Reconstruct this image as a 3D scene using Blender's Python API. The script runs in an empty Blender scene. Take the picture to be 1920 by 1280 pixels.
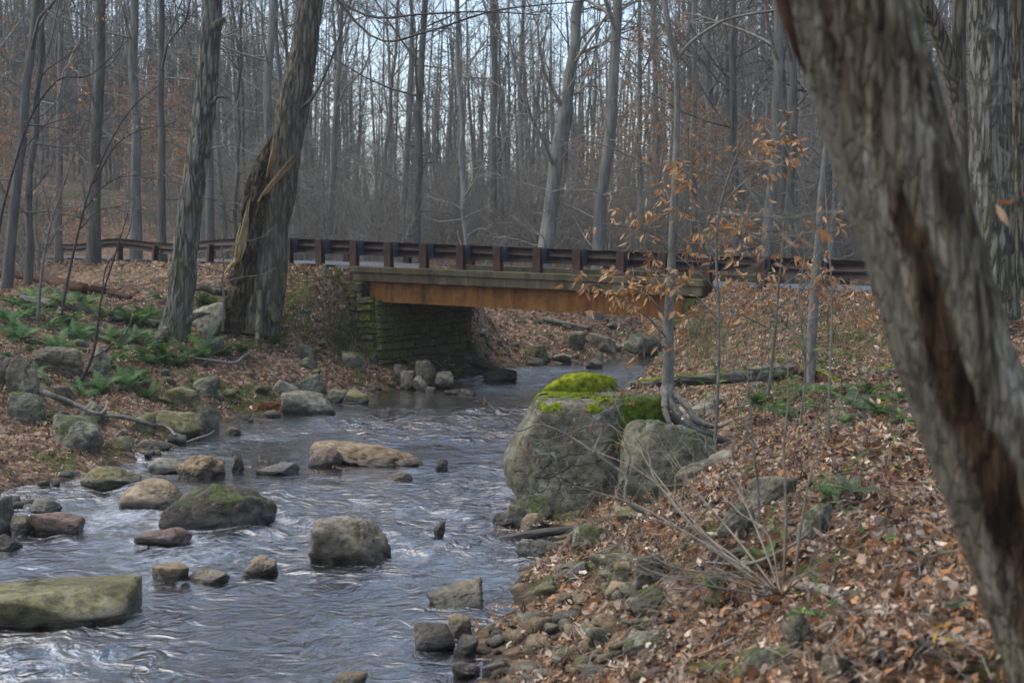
import bpy, math, random
import numpy as np
from mathutils import Vector, Matrix

# ------------------------------------------------------------------ camera, sky, sun, exposure
scene = bpy.context.scene
COL = scene.collection
CAMZ = 2.95
FPX = 2667.0                      # focal length in pixels of the 1920 wide photograph
PITCH = math.atan(172 / FPX)

cam_data = bpy.data.cameras.new("camera")
cam_data.lens = 50.0
cam_data.sensor_width = 36.0
cam_data.clip_start = 0.1
cam_data.clip_end = 2000
cam_data.dof.use_dof = True
cam_data.dof.focus_distance = 19.5
cam_data.dof.aperture_fstop = 2.8
cam = bpy.data.objects.new("camera", cam_data)
COL.objects.link(cam)
cam.location = (0, 0, CAMZ)
cam.rotation_euler = (math.pi / 2 - PITCH, 0, 0)
scene.camera = cam

SUN_EL, SUN_AZ = math.radians(60), math.radians(282)      # azimuth clockwise from +Y: high on the left
world = bpy.data.worlds.new("World")
scene.world = world
world.use_nodes = True
wn = world.node_tree
wn.nodes.clear()
sky = wn.nodes.new("ShaderNodeTexSky")
sky.sky_type = 'NISHITA'
sky.sun_disc = False
sky.sun_elevation = SUN_EL
sky.sun_rotation = SUN_AZ
sky.air_density = 1.0
sky.dust_density = 1.8
sky.ozone_density = 0.5
bg = wn.nodes.new("ShaderNodeBackground")
bg.inputs[1].default_value = 0.145
wo = wn.nodes.new("ShaderNodeOutputWorld")
wn.links.new(sky.outputs[0], bg.inputs[0])
wn.links.new(bg.outputs[0], wo.inputs[0])

sd = bpy.data.lights.new("sun", 'SUN')
sd.energy = 1.4
sd.angle = math.radians(80)
sd.color = (1.0, 0.95, 0.84)
sun = bpy.data.objects.new("sun", sd)
COL.objects.link(sun)
sdir = Vector((math.sin(SUN_AZ) * math.cos(SUN_EL), math.cos(SUN_AZ) * math.cos(SUN_EL), math.sin(SUN_EL)))
sun.rotation_euler = sdir.to_track_quat('Z', 'Y').to_euler()
sun.location = (-10, -10, 40)

scene.view_settings.view_transform = 'Standard'
scene.view_settings.look = 'None'
scene.view_settings.exposure = 1.16
scene.view_settings.gamma = 1.0
scene.render.engine = 'CYCLES'
scene.cycles.max_bounces = 6
scene.cycles.diffuse_bounces = 3
scene.cycles.glossy_bounces = 3
scene.cycles.transparent_max_bounces = 12
scene.cycles.caustics_reflective = False
scene.cycles.caustics_refractive = False
scene.cycles.use_denoising = True

# ------------------------------------------------------------------ numpy noise
def _h(ix, iy, iz, seed):
    with np.errstate(over='ignore'):
        n = (ix.astype(np.uint32) * np.uint32(374761393) + iy.astype(np.uint32) * np.uint32(668265263)
             + iz.astype(np.uint32) * np.uint32(2147483647) + np.uint32((seed * 1274126177) & 0xffffffff))
        n = (n ^ (n >> np.uint32(13))) * np.uint32(1274126177)
        n = n ^ (n >> np.uint32(16))
    return n.astype(np.float64) / 4294967295.0

def vnoise(p, seed=0):
    p = np.asarray(p, float)
    i = np.floor(p).astype(np.int64)
    f = p - i
    f = f * f * f * (f * (f * 6 - 15) + 10)
    out = 0
    for dx in (0, 1):
        wx = f[:, 0] if dx else 1 - f[:, 0]
        for dy in (0, 1):
            wy = f[:, 1] if dy else 1 - f[:, 1]
            for dz in (0, 1):
                wz = f[:, 2] if dz else 1 - f[:, 2]
                out = out + wx * wy * wz * _h(i[:, 0] + dx + 4096, i[:, 1] + dy + 4096, i[:, 2] + dz + 4096, seed)
    return out * 2 - 1

def fbm(p, octv=4, seed=0, gain=0.5):
    p = np.asarray(p, float)
    a, s, t = 1.0, 0, 0
    for k in range(octv):
        s = s + a * vnoise(p * (2.03 ** k) + 17.3 * k, seed + k)
        t += a
        a *= gain
    return s / t

def sstep(a, b, x):
    t = np.clip((np.asarray(x, float) - a) / (b - a), 0, 1)
    return t * t * (3 - 2 * t)

# ------------------------------------------------------------------ objects and meshes
def link(o):
    COL.objects.link(o)
    return o

def tag(o, label=None, cat=None, group=None, kind=None):
    if label: o["label"] = label
    if cat: o["category"] = cat
    if group: o["group"] = group
    if kind: o["kind"] = kind
    return o

def empty(name, loc=(0, 0, 0), rot=(0, 0, 0)):
    o = link(bpy.data.objects.new(name, None))
    o.empty_display_size = 0.2
    o.location = loc
    o.rotation_euler = rot
    return o

def mesh_data(name, verts, faces, mats, smooth=True, col=None, fattr=None, midx=None):
    """faces: list of int arrays, each (n, k)"""
    verts = np.asarray(verts, np.float32).reshape(-1, 3)
    faces = [np.asarray(f, np.int32) for f in faces if len(f)]
    me = bpy.data.meshes.new(name)
    me.vertices.add(len(verts))
    me.vertices.foreach_set("co", verts.ravel())
    nl = sum(f.size for f in faces)
    npol = sum(len(f) for f in faces)
    me.loops.add(nl)
    me.polygons.add(npol)
    me.loops.foreach_set("vertex_index", np.concatenate([f.ravel() for f in faces]))
    sizes = np.concatenate([np.full(len(f), f.shape[1], np.int32) for f in faces])
    me.polygons.foreach_set("loop_start", np.concatenate([[0], np.cumsum(sizes)[:-1]]).astype(np.int32))
    if midx is not None:
        me.polygons.foreach_set("material_index", np.asarray(midx, np.int32))
    me.polygons.foreach_set("use_smooth", np.full(npol, bool(smooth)))
    me.update(calc_edges=True)
    if col is not None:
        a = me.attributes.new("col", 'FLOAT_COLOR', 'POINT')
        c = np.ones((len(verts), 4), np.float32)
        c[:, :3] = col
        a.data.foreach_set("color", c.ravel())
    if fattr:
        for k, v in fattr.items():
            a = me.attributes.new(k, 'FLOAT', 'POINT')
            a.data.foreach_set("value", np.asarray(v, np.float32))
    for m in (mats if isinstance(mats, (list, tuple)) else [mats]):
        me.materials.append(m)
    return me

def mesh_obj(name, verts, faces, mats, parent=None, loc=(0, 0, 0), rot=(0, 0, 0), **kw):
    o = link(bpy.data.objects.new(name, mesh_data(name, verts, faces, mats, **kw)))
    o.location = loc
    o.rotation_euler = rot
    if parent is not None:
        o.parent = parent
    return o

def dup(root, loc, rotz=0.0, scale=1.0, label=None, group=None, tilt=(0, 0)):
    r = link(root.copy())
    r.location = loc
    r.rotation_euler = (tilt[0], tilt[1], rotz)
    r.scale = (scale,) * 3 if not hasattr(scale, '__len__') else scale
    if label: r["label"] = label
    if group: r["group"] = group
    for ch in list(root.children):
        c = link(ch.copy())
        c.parent = r
        for g in list(ch.children):
            d = link(g.copy())
            d.parent = c
    return r

class Bag:
    """collects pieces of one mesh"""
    def __init__(self):
        self.v, self.q, self.t, self.c, self.n = [], [], [], [], 0
    def add(self, v, quads=None, tris=None, col=None):
        v = np.asarray(v, float)
        self.v.append(v)
        if quads is not None and len(quads): self.q.append(np.asarray(quads) + self.n)
        if tris is not None and len(tris): self.t.append(np.asarray(tris) + self.n)
        if col is not None: self.c.append(np.broadcast_to(np.asarray(col, float), (len(v), 3)))
        self.n += len(v)
    def box(self, lo, hi, frame=None, col=None):
        (a, b, c), (d, e, f) = lo, hi
        v = np.array([[a, b, c], [d, b, c], [d, e, c], [a, e, c], [a, b, f], [d, b, f], [d, e, f], [a, e, f]], float)
        if frame is not None: v = frame(v)
        self.add(v, quads=[[0, 3, 2, 1], [4, 5, 6, 7], [0, 1, 5, 4], [1, 2, 6, 5], [2, 3, 7, 6], [3, 0, 4, 7]], col=col)
    def tube(self, pts, rad, k=6, col=None, cap=False, disp=None, squash=None):
        pts = np.asarray(pts, float)
        rad = np.broadcast_to(np.asarray(rad, float), (len(pts),))
        T = np.gradient(pts, axis=0)
        T /= np.linalg.norm(T, axis=1)[:, None] + 1e-9
        m = pts[-1] - pts[0]
        ref = np.array([1.0, 0, 0]) if abs(m[0]) < 0.6 * (np.linalg.norm(m) + 1e-9) else np.array([0, 0.3, 1.0])
        N = np.cross(T, ref); N /= np.linalg.norm(N, axis=1)[:, None] + 1e-9
        B = np.cross(T, N)
        a = np.arange(k) * 2 * math.pi / k
        ca, sa = np.cos(a), np.sin(a)
        R = np.repeat(rad[:, None], k, 1)
        if disp is not None:
            R = R + disp(a, pts, rad)
        v = pts[:, None, :] + R[:, :, None] * (ca[None, :, None] * N[:, None, :] + sa[None, :, None] * B[:, None, :])
        n = len(pts)
        i = np.arange(n - 1)[:, None] * k
        j = np.arange(k)[None, :]
        j2 = (j + 1) % k
        q = np.stack([i + j, i + j2, i + k + j2, i + k + j], -1).reshape(-1, 4)
        self.add(v.reshape(-1, 3), quads=q, col=col)
        if cap:
            for e in (0, n - 1):
                c = pts[e]
                base = v[e]
                vv = np.vstack([base, c[None]])
                tt = [[(x + 1) % k, x, k] if e == 0 else [x, (x + 1) % k, k] for x in range(k)]
                self.add(vv, tris=tt, col=col)
    def build(self, name, mats, parent=None, smooth=True, **kw):
        fs = []
        if self.q: fs.append(np.concatenate(self.q))
        if self.t: fs.append(np.concatenate(self.t))
        return mesh_obj(name, np.concatenate(self.v), fs, mats, parent, smooth=smooth,
                        col=np.concatenate(self.c) if self.c else None, **kw)

def curve_pts(ctrl, n=24):
    """smooth polyline through control rows (any width)"""
    c = np.asarray(ctrl, float)
    if len(c) == 2:
        t = np.linspace(0, 1, n)[:, None]
        return c[0] * (1 - t) + c[1] * t
    p = np.vstack([2 * c[0] - c[1], c, 2 * c[-1] - c[-2]])
    out = []
    m = len(c) - 1
    for x in np.linspace(0, m - 1e-6, n):
        i = int(x); t = x - i
        a, b, d, e = p[i], p[i + 1], p[i + 2], p[i + 3]
        out.append(0.5 * (2 * b + (d - a) * t + (2 * a - 5 * b + 4 * d - e) * t * t + (-a + 3 * b - 3 * d + e) * t ** 3))
    return np.array(out)

# ------------------------------------------------------------------ from a sight line to a place in the scene
cP, sP = math.cos(PITCH), math.sin(PITCH)
def ray(px, py):
    x, z = (px - 960) / FPX, -(py - 640) / FPX
    return np.array([x, cP + sP * z, -sP + cP * z])
def at(px, py, Y):
    d = ray(px, py)
    return np.array([0, 0, CAMZ]) + d * (Y / d[1])
def on_z(px, py, z):
    d = ray(px, py)
    return np.array([0, 0, CAMZ]) + d * ((z - CAMZ) / d[2])
# ------------------------------------------------------------------ materials
class NT:
    def __init__(self, name):
        self.m = bpy.data.materials.new(name)
        self.m.use_nodes = True
        self.t = self.m.node_tree
        self.t.nodes.clear()
        self.out = self.t.nodes.new("ShaderNodeOutputMaterial")
    def n(self, typ, ins=None, **props):
        nd = self.t.nodes.new("ShaderNode" + typ)
        for k, v in props.items(): setattr(nd, k, v)
        for k, v in (ins or {}).items():
            s = nd.inputs[k]
            if isinstance(v, bpy.types.NodeSocket): self.t.links.new(v, s)
            else:
                if s.type == 'RGBA' and len(v) == 3: v = (*v, 1)
                s.default_value = v
        return nd
    def ramp(self, fac, stops, interp='LINEAR'):
        nd = self.t.nodes.new("ShaderNodeValToRGB")
        nd.color_ramp.interpolation = interp
        el = nd.color_ramp.elements
        while len(el) < len(stops): el.new(0.5)
        for e, (p, c) in zip(el, stops):
            e.position = p
            e.color = (*c, 1) if len(c) == 3 else c
        self.t.links.new(fac, nd.inputs[0])
        return nd.outputs[0]
    def mix(self, fac, a, b, mode='MIX'):
        nd = self.t.nodes.new("ShaderNodeMix")
        nd.data_type = 'RGBA'; nd.blend_type = mode
        for s, v in ((nd.inputs[0], fac), (nd.inputs[6], a), (nd.inputs[7], b)):
            if isinstance(v, bpy.types.NodeSocket): self.t.links.new(v, s)
            elif s.type == 'RGBA': s.default_value = (*v, 1) if len(v) == 3 else v
            else: s.default_value = v
        return nd.outputs[2]
    def math(self, op, a, b=0.0, c=None, clamp=False):
        nd = self.t.nodes.new("ShaderNodeMath")
        nd.operation = op; nd.use_clamp = clamp
        for i, v in enumerate((a, b) if c is None else (a, b, c)):
            if isinstance(v, bpy.types.NodeSocket): self.t.links.new(v, nd.inputs[i])
            else: nd.inputs[i].default_value = v
        return nd.outputs[0]
    def sm(self, x, a, b):
        return self.n("MapRange", {0: x, 1: a, 2: b}, interpolation_type='SMOOTHSTEP').outputs[0]
    def noise(self, vec, scale, detail=4, rough=0.55, dist=0.0):
        return self.n("TexNoise", {"Vector": vec, "Scale": scale, "Detail": detail, "Roughness": rough, "Distortion": dist}).outputs[0]
    def objvec(self, scale=(1, 1, 1), rand=True):
        tc = self.n("TexCoord").outputs["Object"]
        v = self.n("Mapping", {"Vector": tc, "Scale": scale}).outputs[0]
        if rand:
            r = self.n("ObjectInfo").outputs["Random"]
            o = self.math('MULTIPLY', r, 37.0)
            cb = self.n("CombineXYZ", {0: o, 1: o, 2: o}).outputs[0]
            v = self.n("VectorMath", {0: v, 1: cb}, operation='ADD').outputs[0]
        return v
    def bump(self, h, strength=0.5, dist=0.02, normal=None):
        ins = {"Height": h, "Strength": strength, "Distance": dist}
        if normal is not None: ins["Normal"] = normal
        return self.n("Bump", ins).outputs[0]
    def done(self, color, rough=0.8, normal=None, spec=0.3, trans=None, metallic=0.0):
        ins = {"Base Color": color, "Roughness": rough, "Specular IOR Level": spec, "Metallic": metallic}
        if normal is not None: ins["Normal"] = normal
        b = self.n("BsdfPrincipled", ins)
        sh = b.outputs[0]
        if trans:
            tr = self.n("BsdfTranslucent", {"Color": color})
            sh = self.n("MixShader", {0: trans, 1: sh, 2: tr.outputs[0]}).outputs[0]
        self.t.links.new(sh, self.out.inputs[0])
        return self.m

def mat_bark(name, dark, light, lichen=(0.22, 0.24, 0.20), lich=0.35, moss=0.0, sc=9.0, stretch=0.13, bump=0.9, lying=False):
    k = NT(name)
    v = k.objvec((stretch, 1, 1) if lying else (1, 1, stretch))
    big = k.noise(k.objvec((1, 1, 0.5)), 1.6, 3)
    a = k.noise(v, sc, 8, 0.62, 0.4)
    b = k.noise(v, sc * 3.1, 6, 0.6)
    h = k.math('ADD', k.math('MULTIPLY', a, 0.7), k.math('MULTIPLY', b, 0.3))
    if bump > .6:
        wv = k.n("VectorMath", {0: v, 1: k.n("VectorMath", {0: k.n("TexNoise", {"Vector": v, "Scale": 7.0, "Detail": 3}).outputs[1], 3: 0.12}, operation='SCALE').outputs[0]}, operation='ADD').outputs[0]
        e = k.n("TexVoronoi", {"Vector": wv, "Scale": sc * 0.95}, feature='DISTANCE_TO_EDGE').outputs[0]
        h = k.math('ADD', k.math('MULTIPLY', h, 0.62), k.math('MULTIPLY', k.sm(e, 0.0, 0.22), 0.24))
    c = k.ramp(h, [(0.38, tuple(x * .9 for x in dark)), (0.5, tuple((x + y) / 2 for x, y in zip(dark, light))), (0.58, light)])
    lm = k.math('MULTIPLY', k.sm(k.noise(k.objvec((1, 1, 0.6)), 5.5, 6, 0.7), 0.5, 0.66), lich)
    c = k.mix(lm, c, lichen)
    c = k.mix(k.math('MULTIPLY', k.sm(big, 0.35, 0.7), 0.35), c, tuple(x * 0.55 for x in light))
    r = k.n("ObjectInfo").outputs["Random"]
    c = k.mix(k.math('MULTIPLY', r, 0.3), c, (0.12, 0.115, 0.105))
    if moss:
        g = k.n("NewGeometry")
        z = k.n("SeparateXYZ", {0: k.n("TexCoord").outputs["Object"]}).outputs[2]
        mz = k.sm(z, 6.0, 0.2)
        mm = k.sm(k.math('ADD', k.noise(k.objvec((1, 1, 0.4)), 2.6, 6, 0.65), k.math('MULTIPLY', mz, 0.14)), 0.52, 0.68)
        c = k.mix(k.math('MULTIPLY', mm, moss), c, (0.075, 0.08, 0.022))
    return k.done(c, 0.92, k.bump(h, bump, 0.03), 0.15)

def mat_plain_bark(name, dark, light):
    """for trees far behind the road"""
    k = NT(name)
    v = k.objvec((1, 1, 0.12))
    h = k.noise(v, 12, 5, 0.6)
    c = k.ramp(h, [(0.35, dark), (0.65, light)])
    c = k.mix(k.sm(k.noise(k.objvec((1, 1, 0.5)), 1.2, 4), 0.5, 0.75), c, tuple(x * 1.25 for x in light))
    r = k.n("ObjectInfo").outputs["Random"]
    c = k.mix(k.math('MULTIPLY', r, 0.5), c, (0.10, 0.095, 0.09))
    return k.done(c, 0.95, k.bump(h, 0.6, 0.03), 0.1)

def mat_rock(name, c1, c2, c3, moss=0.4, mossc=(0.085, 0.105, 0.012), lichen=0.4, wet=False, msc=2.6, mlow=0.15):
    k = NT(name)
    v = k.objvec()
    n1 = k.noise(v, 1.7, 6, 0.62, 0.6)
    n2 = k.noise(v, 9, 8, 0.68)
    n3 = k.noise(v, 42, 5, 0.7)
    c = k.ramp(n1, [(0.33, c1), (0.5, c2), (0.68, c3)])
    c = k.mix(k.math('MULTIPLY', k.sm(n2, 0.45, 0.62), 0.75), c, tuple(x * 0.35 for x in c2))
    c = k.mix(k.math('MULTIPLY', k.sm(n3, 0.5, 0.75), 0.35), c, tuple(min(1, x * 1.5) for x in c3))
    bed = k.noise(k.objvec((0.8, 0.8, 5.0)), 2.4, 6, 0.65, 0.3)
    c = k.mix(k.math('MULTIPLY', k.sm(bed, 0.52, 0.66), 0.4), c, tuple(x * 0.5 for x in c1))
    wv = k.n("VectorMath", {0: v, 1: k.n("VectorMath", {0: k.n("TexNoise", {"Vector": v, "Scale": 3.0, "Detail": 5}).outputs[1], 3: 0.5}, operation='SCALE').outputs[0]}, operation='ADD').outputs[0]
    ck = k.sm(k.n("TexVoronoi", {"Vector": wv, "Scale": 1.7}, feature='DISTANCE_TO_EDGE').outputs[0], 0.022, 0.0)
    ck = k.math('MULTIPLY', ck, k.sm(k.noise(v, 1.3, 3), 0.5, 0.66))
    c = k.mix(k.math('MULTIPLY', ck, 0.55), c, tuple(x * 0.3 for x in c1))
    lm = k.sm(k.noise(v, 4.3, 8, 0.72, 0.8), 0.57, 0.63)
    c = k.mix(k.math('MULTIPLY', lm, lichen), c, (0.27, 0.30, 0.25))
    geo = k.n("NewGeometry")
    nz = k.n("SeparateXYZ", {0: geo.outputs["Normal"]}).outputs[2]
    mm = None
    hh = k.math('ADD', k.math('MULTIPLY', n2, 0.6), k.math('MULTIPLY', n3, 0.25))
    hh = k.math('SUBTRACT', k.math('ADD', hh, k.math('MULTIPLY', bed, 0.5)), k.math('MULTIPLY', ck, 0.5))
    if moss:
        f = k.math('ADD', k.math('MULTIPLY', nz, 0.24), k.math('MULTIPLY_ADD', k.noise(v, msc, 8, 0.72, 0.5), 1.5, -0.25))
        mm = k.sm(f, 0.97 - 0.5 * moss, 1.07 - 0.5 * moss)
        mc = k.ramp(k.noise(v, 11, 6, 0.7), [(0.35, tuple(x * 0.45 for x in mossc)), (0.55, mossc), (0.72, tuple(x * 1.7 for x in mossc))])
        c = k.mix(mm, c, mc)
        fz = k.noise(v, 85, 4, 0.7)
        hh = k.math('ADD', hh, k.math('MULTIPLY', mm, k.math('ADD', 0.5, fz)))
    if wet:
        wz = k.n("SeparateXYZ", {0: geo.outputs["Position"]}).outputs[2]
        w = k.sm(k.math('ADD', wz, k.math('MULTIPLY', n2, 0.12)), 0.20, 0.11)
        c = k.mix(k.math('MULTIPLY', w, 0.72), c, (0.018, 0.015, 0.011))
        rough = k.math('SUBTRACT', 0.8, k.math('MULTIPLY', w, 0.55))
        return k.done(c, rough, k.bump(hh, 0.9, 0.05), 0.4)
    return k.done(c, 0.88, k.bump(hh, 0.9, 0.05), 0.25)

def mat_vcol(name, rough=0.75, trans=0.25, spec=0.2, var=True):
    k = NT(name)
    c = k.n("Attribute", attribute_name="col").outputs["Color"]
    if var:
        v = k.n("TexCoord").outputs["Object"]
        f = k.noise(v, 30, 3, 0.6)
        c = k.mix(k.math('MULTIPLY', k.sm(f, 0.4, 0.7), 0.45), c, k.mix(1.0, c, (0.45, 0.4, 0.36), 'MULTIPLY'))
    return k.done(c, rough, None, spec, trans)

def mat_ground():
    k = NT("leafy_ground")
    v = k.n("TexCoord").outputs["Object"]
    pos = k.n("SeparateXYZ", {0: k.n("NewGeometry").outputs["Position"]}).outputs
    wv = k.n("VectorMath", {0: v, 1: k.n("VectorMath", {0: k.n("TexNoise", {"Vector": v, "Scale": 9.0, "Detail": 3}).outputs[1], 3: 0.16}, operation='SCALE').outputs[0]}, operation='ADD').outputs[0]
    vo = k.n("TexVoronoi", {"Vector": wv, "Scale": 11.0})
    cell = k.n("SeparateColor", {0: vo.outputs["Color"]}).outputs[0]
    leaf = k.ramp(cell, [(0.0, (0.045, 0.028, 0.018)), (0.25, (0.14, 0.085, 0.05)), (0.5, (0.24, 0.155, 0.098)),
                         (0.75, (0.32, 0.225, 0.15)), (1.0, (0.16, 0.075, 0.035))])
    edge = k.sm(vo.outputs["Distance"], 0.35, 0.75)
    leaf = k.mix(k.math('MULTIPLY', edge, 0.6), leaf, (0.03, 0.02, 0.015))
    soil = k.ramp(k.noise(v, 6, 6, 0.65), [(0.35, (0.028, 0.02, 0.014)), (0.65, (0.075, 0.052, 0.036))])
    c = k.mix(k.sm(k.noise(v, 0.9, 5, 0.6), 0.52, 0.68), leaf, soil)
    mm = k.sm(k.math('ADD', k.n("Attribute", attribute_name="moss").outputs["Fac"], k.math('MULTIPLY_ADD', k.noise(v, 5, 6, 0.7), 1.2, -0.6)), 0.35, 0.65)
    moss = k.ramp(k.noise(v, 14, 5, 0.7), [(0.35, (0.022, 0.032, 0.008)), (0.65, (0.085, 0.10, 0.022))])
    c = k.mix(k.math('MULTIPLY', mm, 0.75), c, moss)
    # stream bed: stones and sand under the waterline
    bz = k.sm(k.math('ADD', pos[2], k.math('MULTIPLY', k.noise(v, 3, 4), 0.1)), 0.16, 0.04)
    v2 = k.n("TexVoronoi", {"Vector": wv, "Scale": 5.0})
    bc = k.ramp(k.n("SeparateColor", {0: v2.outputs["Color"]}).outputs[1], [(0.0, (0.05, 0.04, 0.025)), (0.5, (0.14, 0.10, 0.055)), (1.0, (0.20, 0.16, 0.10))])
    bc = k.mix(k.sm(v2.outputs["Distance"], 0.3, 0.7), bc, (0.035, 0.026, 0.016))
    c = k.mix(bz, c, bc)
    h = k.math('ADD', k.math('MULTIPLY', vo.outputs["Distance"], -1.0), k.math('MULTIPLY', k.noise(v, 30, 4), 0.6))
    return k.done(c, 0.9, k.bump(h, 0.8, 0.06), 0.15)

def mat_water():
    k = NT("stream_water")
    tc = k.n("TexCoord").outputs["Object"]
    m1 = k.n("Mapping", {"Vector": tc, "Scale": (1.0, 1.0, 1.0), "Rotation": (0, 0, 0.25)}).outputs[0]
    wv = k.n("VectorMath", {0: m1, 1: k.n("VectorMath", {0: k.n("TexNoise", {"Vector": m1, "Scale": 1.6, "Detail": 2}).outputs[1], 3: 0.55}, operation='SCALE').outputs[0]}, operation='ADD').outputs[0]
    a = k.noise(wv, 5.0, 3, 0.5, 0.8)
    b = k.noise(k.n("Mapping", {"Vector": wv, "Scale": (1.6, 0.8, 1)}).outputs[0], 22.0, 3, 0.55, 0.3)
    h = k.math('ADD', k.math('MULTIPLY', a, 0.8), k.math('MULTIPLY', b, 0.13))
    h = k.math('MULTIPLY', h, k.n("Attribute", attribute_name="calm").outputs["Fac"])
    nrm = k.bump(h, 1.0, 0.11)
    fr = k.n("Fresnel", {"IOR": 1.33, "Normal": nrm}).outputs[0]
    fr = k.math('ADD', k.math('MULTIPLY', fr, 2.6), 0.09, clamp=True)
    gl = k.n("BsdfGlossy", {"Color": (1, 1, 1, 1), "Roughness": 0.14, "Normal": nrm}).outputs[0]
    tr = k.n("BsdfTransparent", {"Color": (0.72, 0.60, 0.40, 1)}).outputs[0]
    sh = k.n("MixShader", {0: fr, 1: tr, 2: gl}).outputs[0]
    # air bubbles in the riffles
    fo = k.n("Attribute", attribute_name="foam").outputs["Fac"]
    fn = k.noise(k.n("Mapping", {"Vector": wv, "Scale": (1.0, 0.55, 1)}).outputs[0], 9.0, 7, 0.75, 0.8)
    fm = k.math('MULTIPLY', k.sm(k.math('ADD', fn, k.math('MULTIPLY', fo, 0.26)), 0.74, 1.0), 0.34)
    df = k.n("BsdfDiffuse", {"Color": (0.62, 0.66, 0.72, 1), "Normal": nrm}).outputs[0]
    sh = k.n("MixShader", {0: fm, 1: sh, 2: df}).outputs[0]
    k.t.links.new(sh, k.out.inputs[0])
    return k.m

def mat_rust(name, c1, c2, c3, streak=(1, 1, 0.15), sc=3.0, rough=0.85, blotch=0.5):
    k = NT(name)
    a = k.noise(k.objvec(streak, False), sc, 8, 0.68, 0.2)
    b = k.noise(k.objvec((1, 1, 1), False), 2.2, 6, 0.65)
    c = k.ramp(a, [(0.32, c1), (0.5, c2), (0.68, c3)])
    c = k.mix(k.math('MULTIPLY', k.sm(b, 0.45, 0.7), blotch), c, tuple(x * 0.45 for x in c1))
    return k.done(c, rough, k.bump(a, 0.25, 0.01), 0.25)

def mat_concrete():
    k = NT("stained_concrete")
    a = k.noise(k.objvec((1, 1, 0.25), False), 2.6, 8, 0.7, 0.3)
    b = k.noise(k.objvec((1, 1, 1), False), 18, 6, 0.7)
    c = k.ramp(a, [(0.33, (0.035, 0.029, 0.017)), (0.5, (0.095, 0.075, 0.043)), (0.68, (0.16, 0.132, 0.085))])
    c = k.mix(k.math('MULTIPLY', k.sm(b, 0.45, 0.7), 0.4), c, (0.06, 0.055, 0.035))
    c = k.mix(k.math('MULTIPLY', k.sm(k.noise(k.objvec((0.5, 0.5, 2), False), 2.4, 5, 0.7), 0.55, 0.68), 0.5), c, (0.20, 0.10, 0.04))
    nz = k.n("SeparateXYZ", {0: k.n("NewGeometry").outputs["Normal"]}).outputs[2]
    mm = k.math('MULTIPLY', k.sm(nz, 0.5, 0.9), k.sm(k.noise(k.objvec((1, 1, 1), False), 2.0, 5), 0.4, 0.55))
    c = k.mix(mm, c, (0.06, 0.075, 0.018))
    return k.done(c, 0.9, k.bump(b, 0.4, 0.015), 0.2)

def mat_stone_wall():
    k = NT("mossy_stone_masonry")
    v = k.objvec((1, 1, 1), False)
    base = k.n("Attribute", attribute_name="col").outputs["Color"]
    n2 = k.noise(v, 13, 7, 0.7)
    c = k.mix(k.math('MULTIPLY', k.sm(n2, 0.4, 0.7), 0.6), base, k.mix(1.0, base, (0.4, 0.38, 0.33), 'MULTIPLY'))
    mm = k.sm(k.math('ADD', k.noise(v, 1.7, 7, 0.7, 0.4), k.math('MULTIPLY', k.n("SeparateXYZ", {0: k.n("NewGeometry").outputs["Normal"]}).outputs[2], 0.16)), 0.43, 0.56)
    mc = k.ramp(k.noise(v, 14, 5, 0.7), [(0.35, (0.04, 0.045, 0.008)), (0.65, (0.14, 0.14, 0.02))])
    c = k.mix(k.math('MULTIPLY', mm, 0.85), c, mc)
    return k.done(c, 0.9, k.bump(n2, 0.7, 0.025), 0.2)

def mat_asphalt():
    k = NT("worn_asphalt")
    v = k.n("TexCoord").outputs["Object"]
    a = k.noise(v, 60, 4, 0.7)
    b = k.noise(v, 0.8, 5, 0.6)
    c = k.ramp(a, [(0.35, (0.06, 0.063, 0.066)), (0.65, (0.12, 0.124, 0.13))])
    c = k.mix(k.math('MULTIPLY', k.sm(b, 0.4, 0.7), 0.4), c, (0.15, 0.153, 0.16))
    return k.done(c, 0.85, k.bump(a, 0.3, 0.005), 0.12)

def mat_simple(name, c1, c2, sc=8.0, rough=0.8, bump=0.3, spec=0.25, trans=None, stretch=(1, 1, 1)):
    k = NT(name)
    a = k.noise(k.objvec(stretch), sc, 6, 0.65)
    return k.done(k.ramp(a, [(0.35, c1), (0.65, c2)]), rough, k.bump(a, bump, 0.01), spec, trans)

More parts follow.
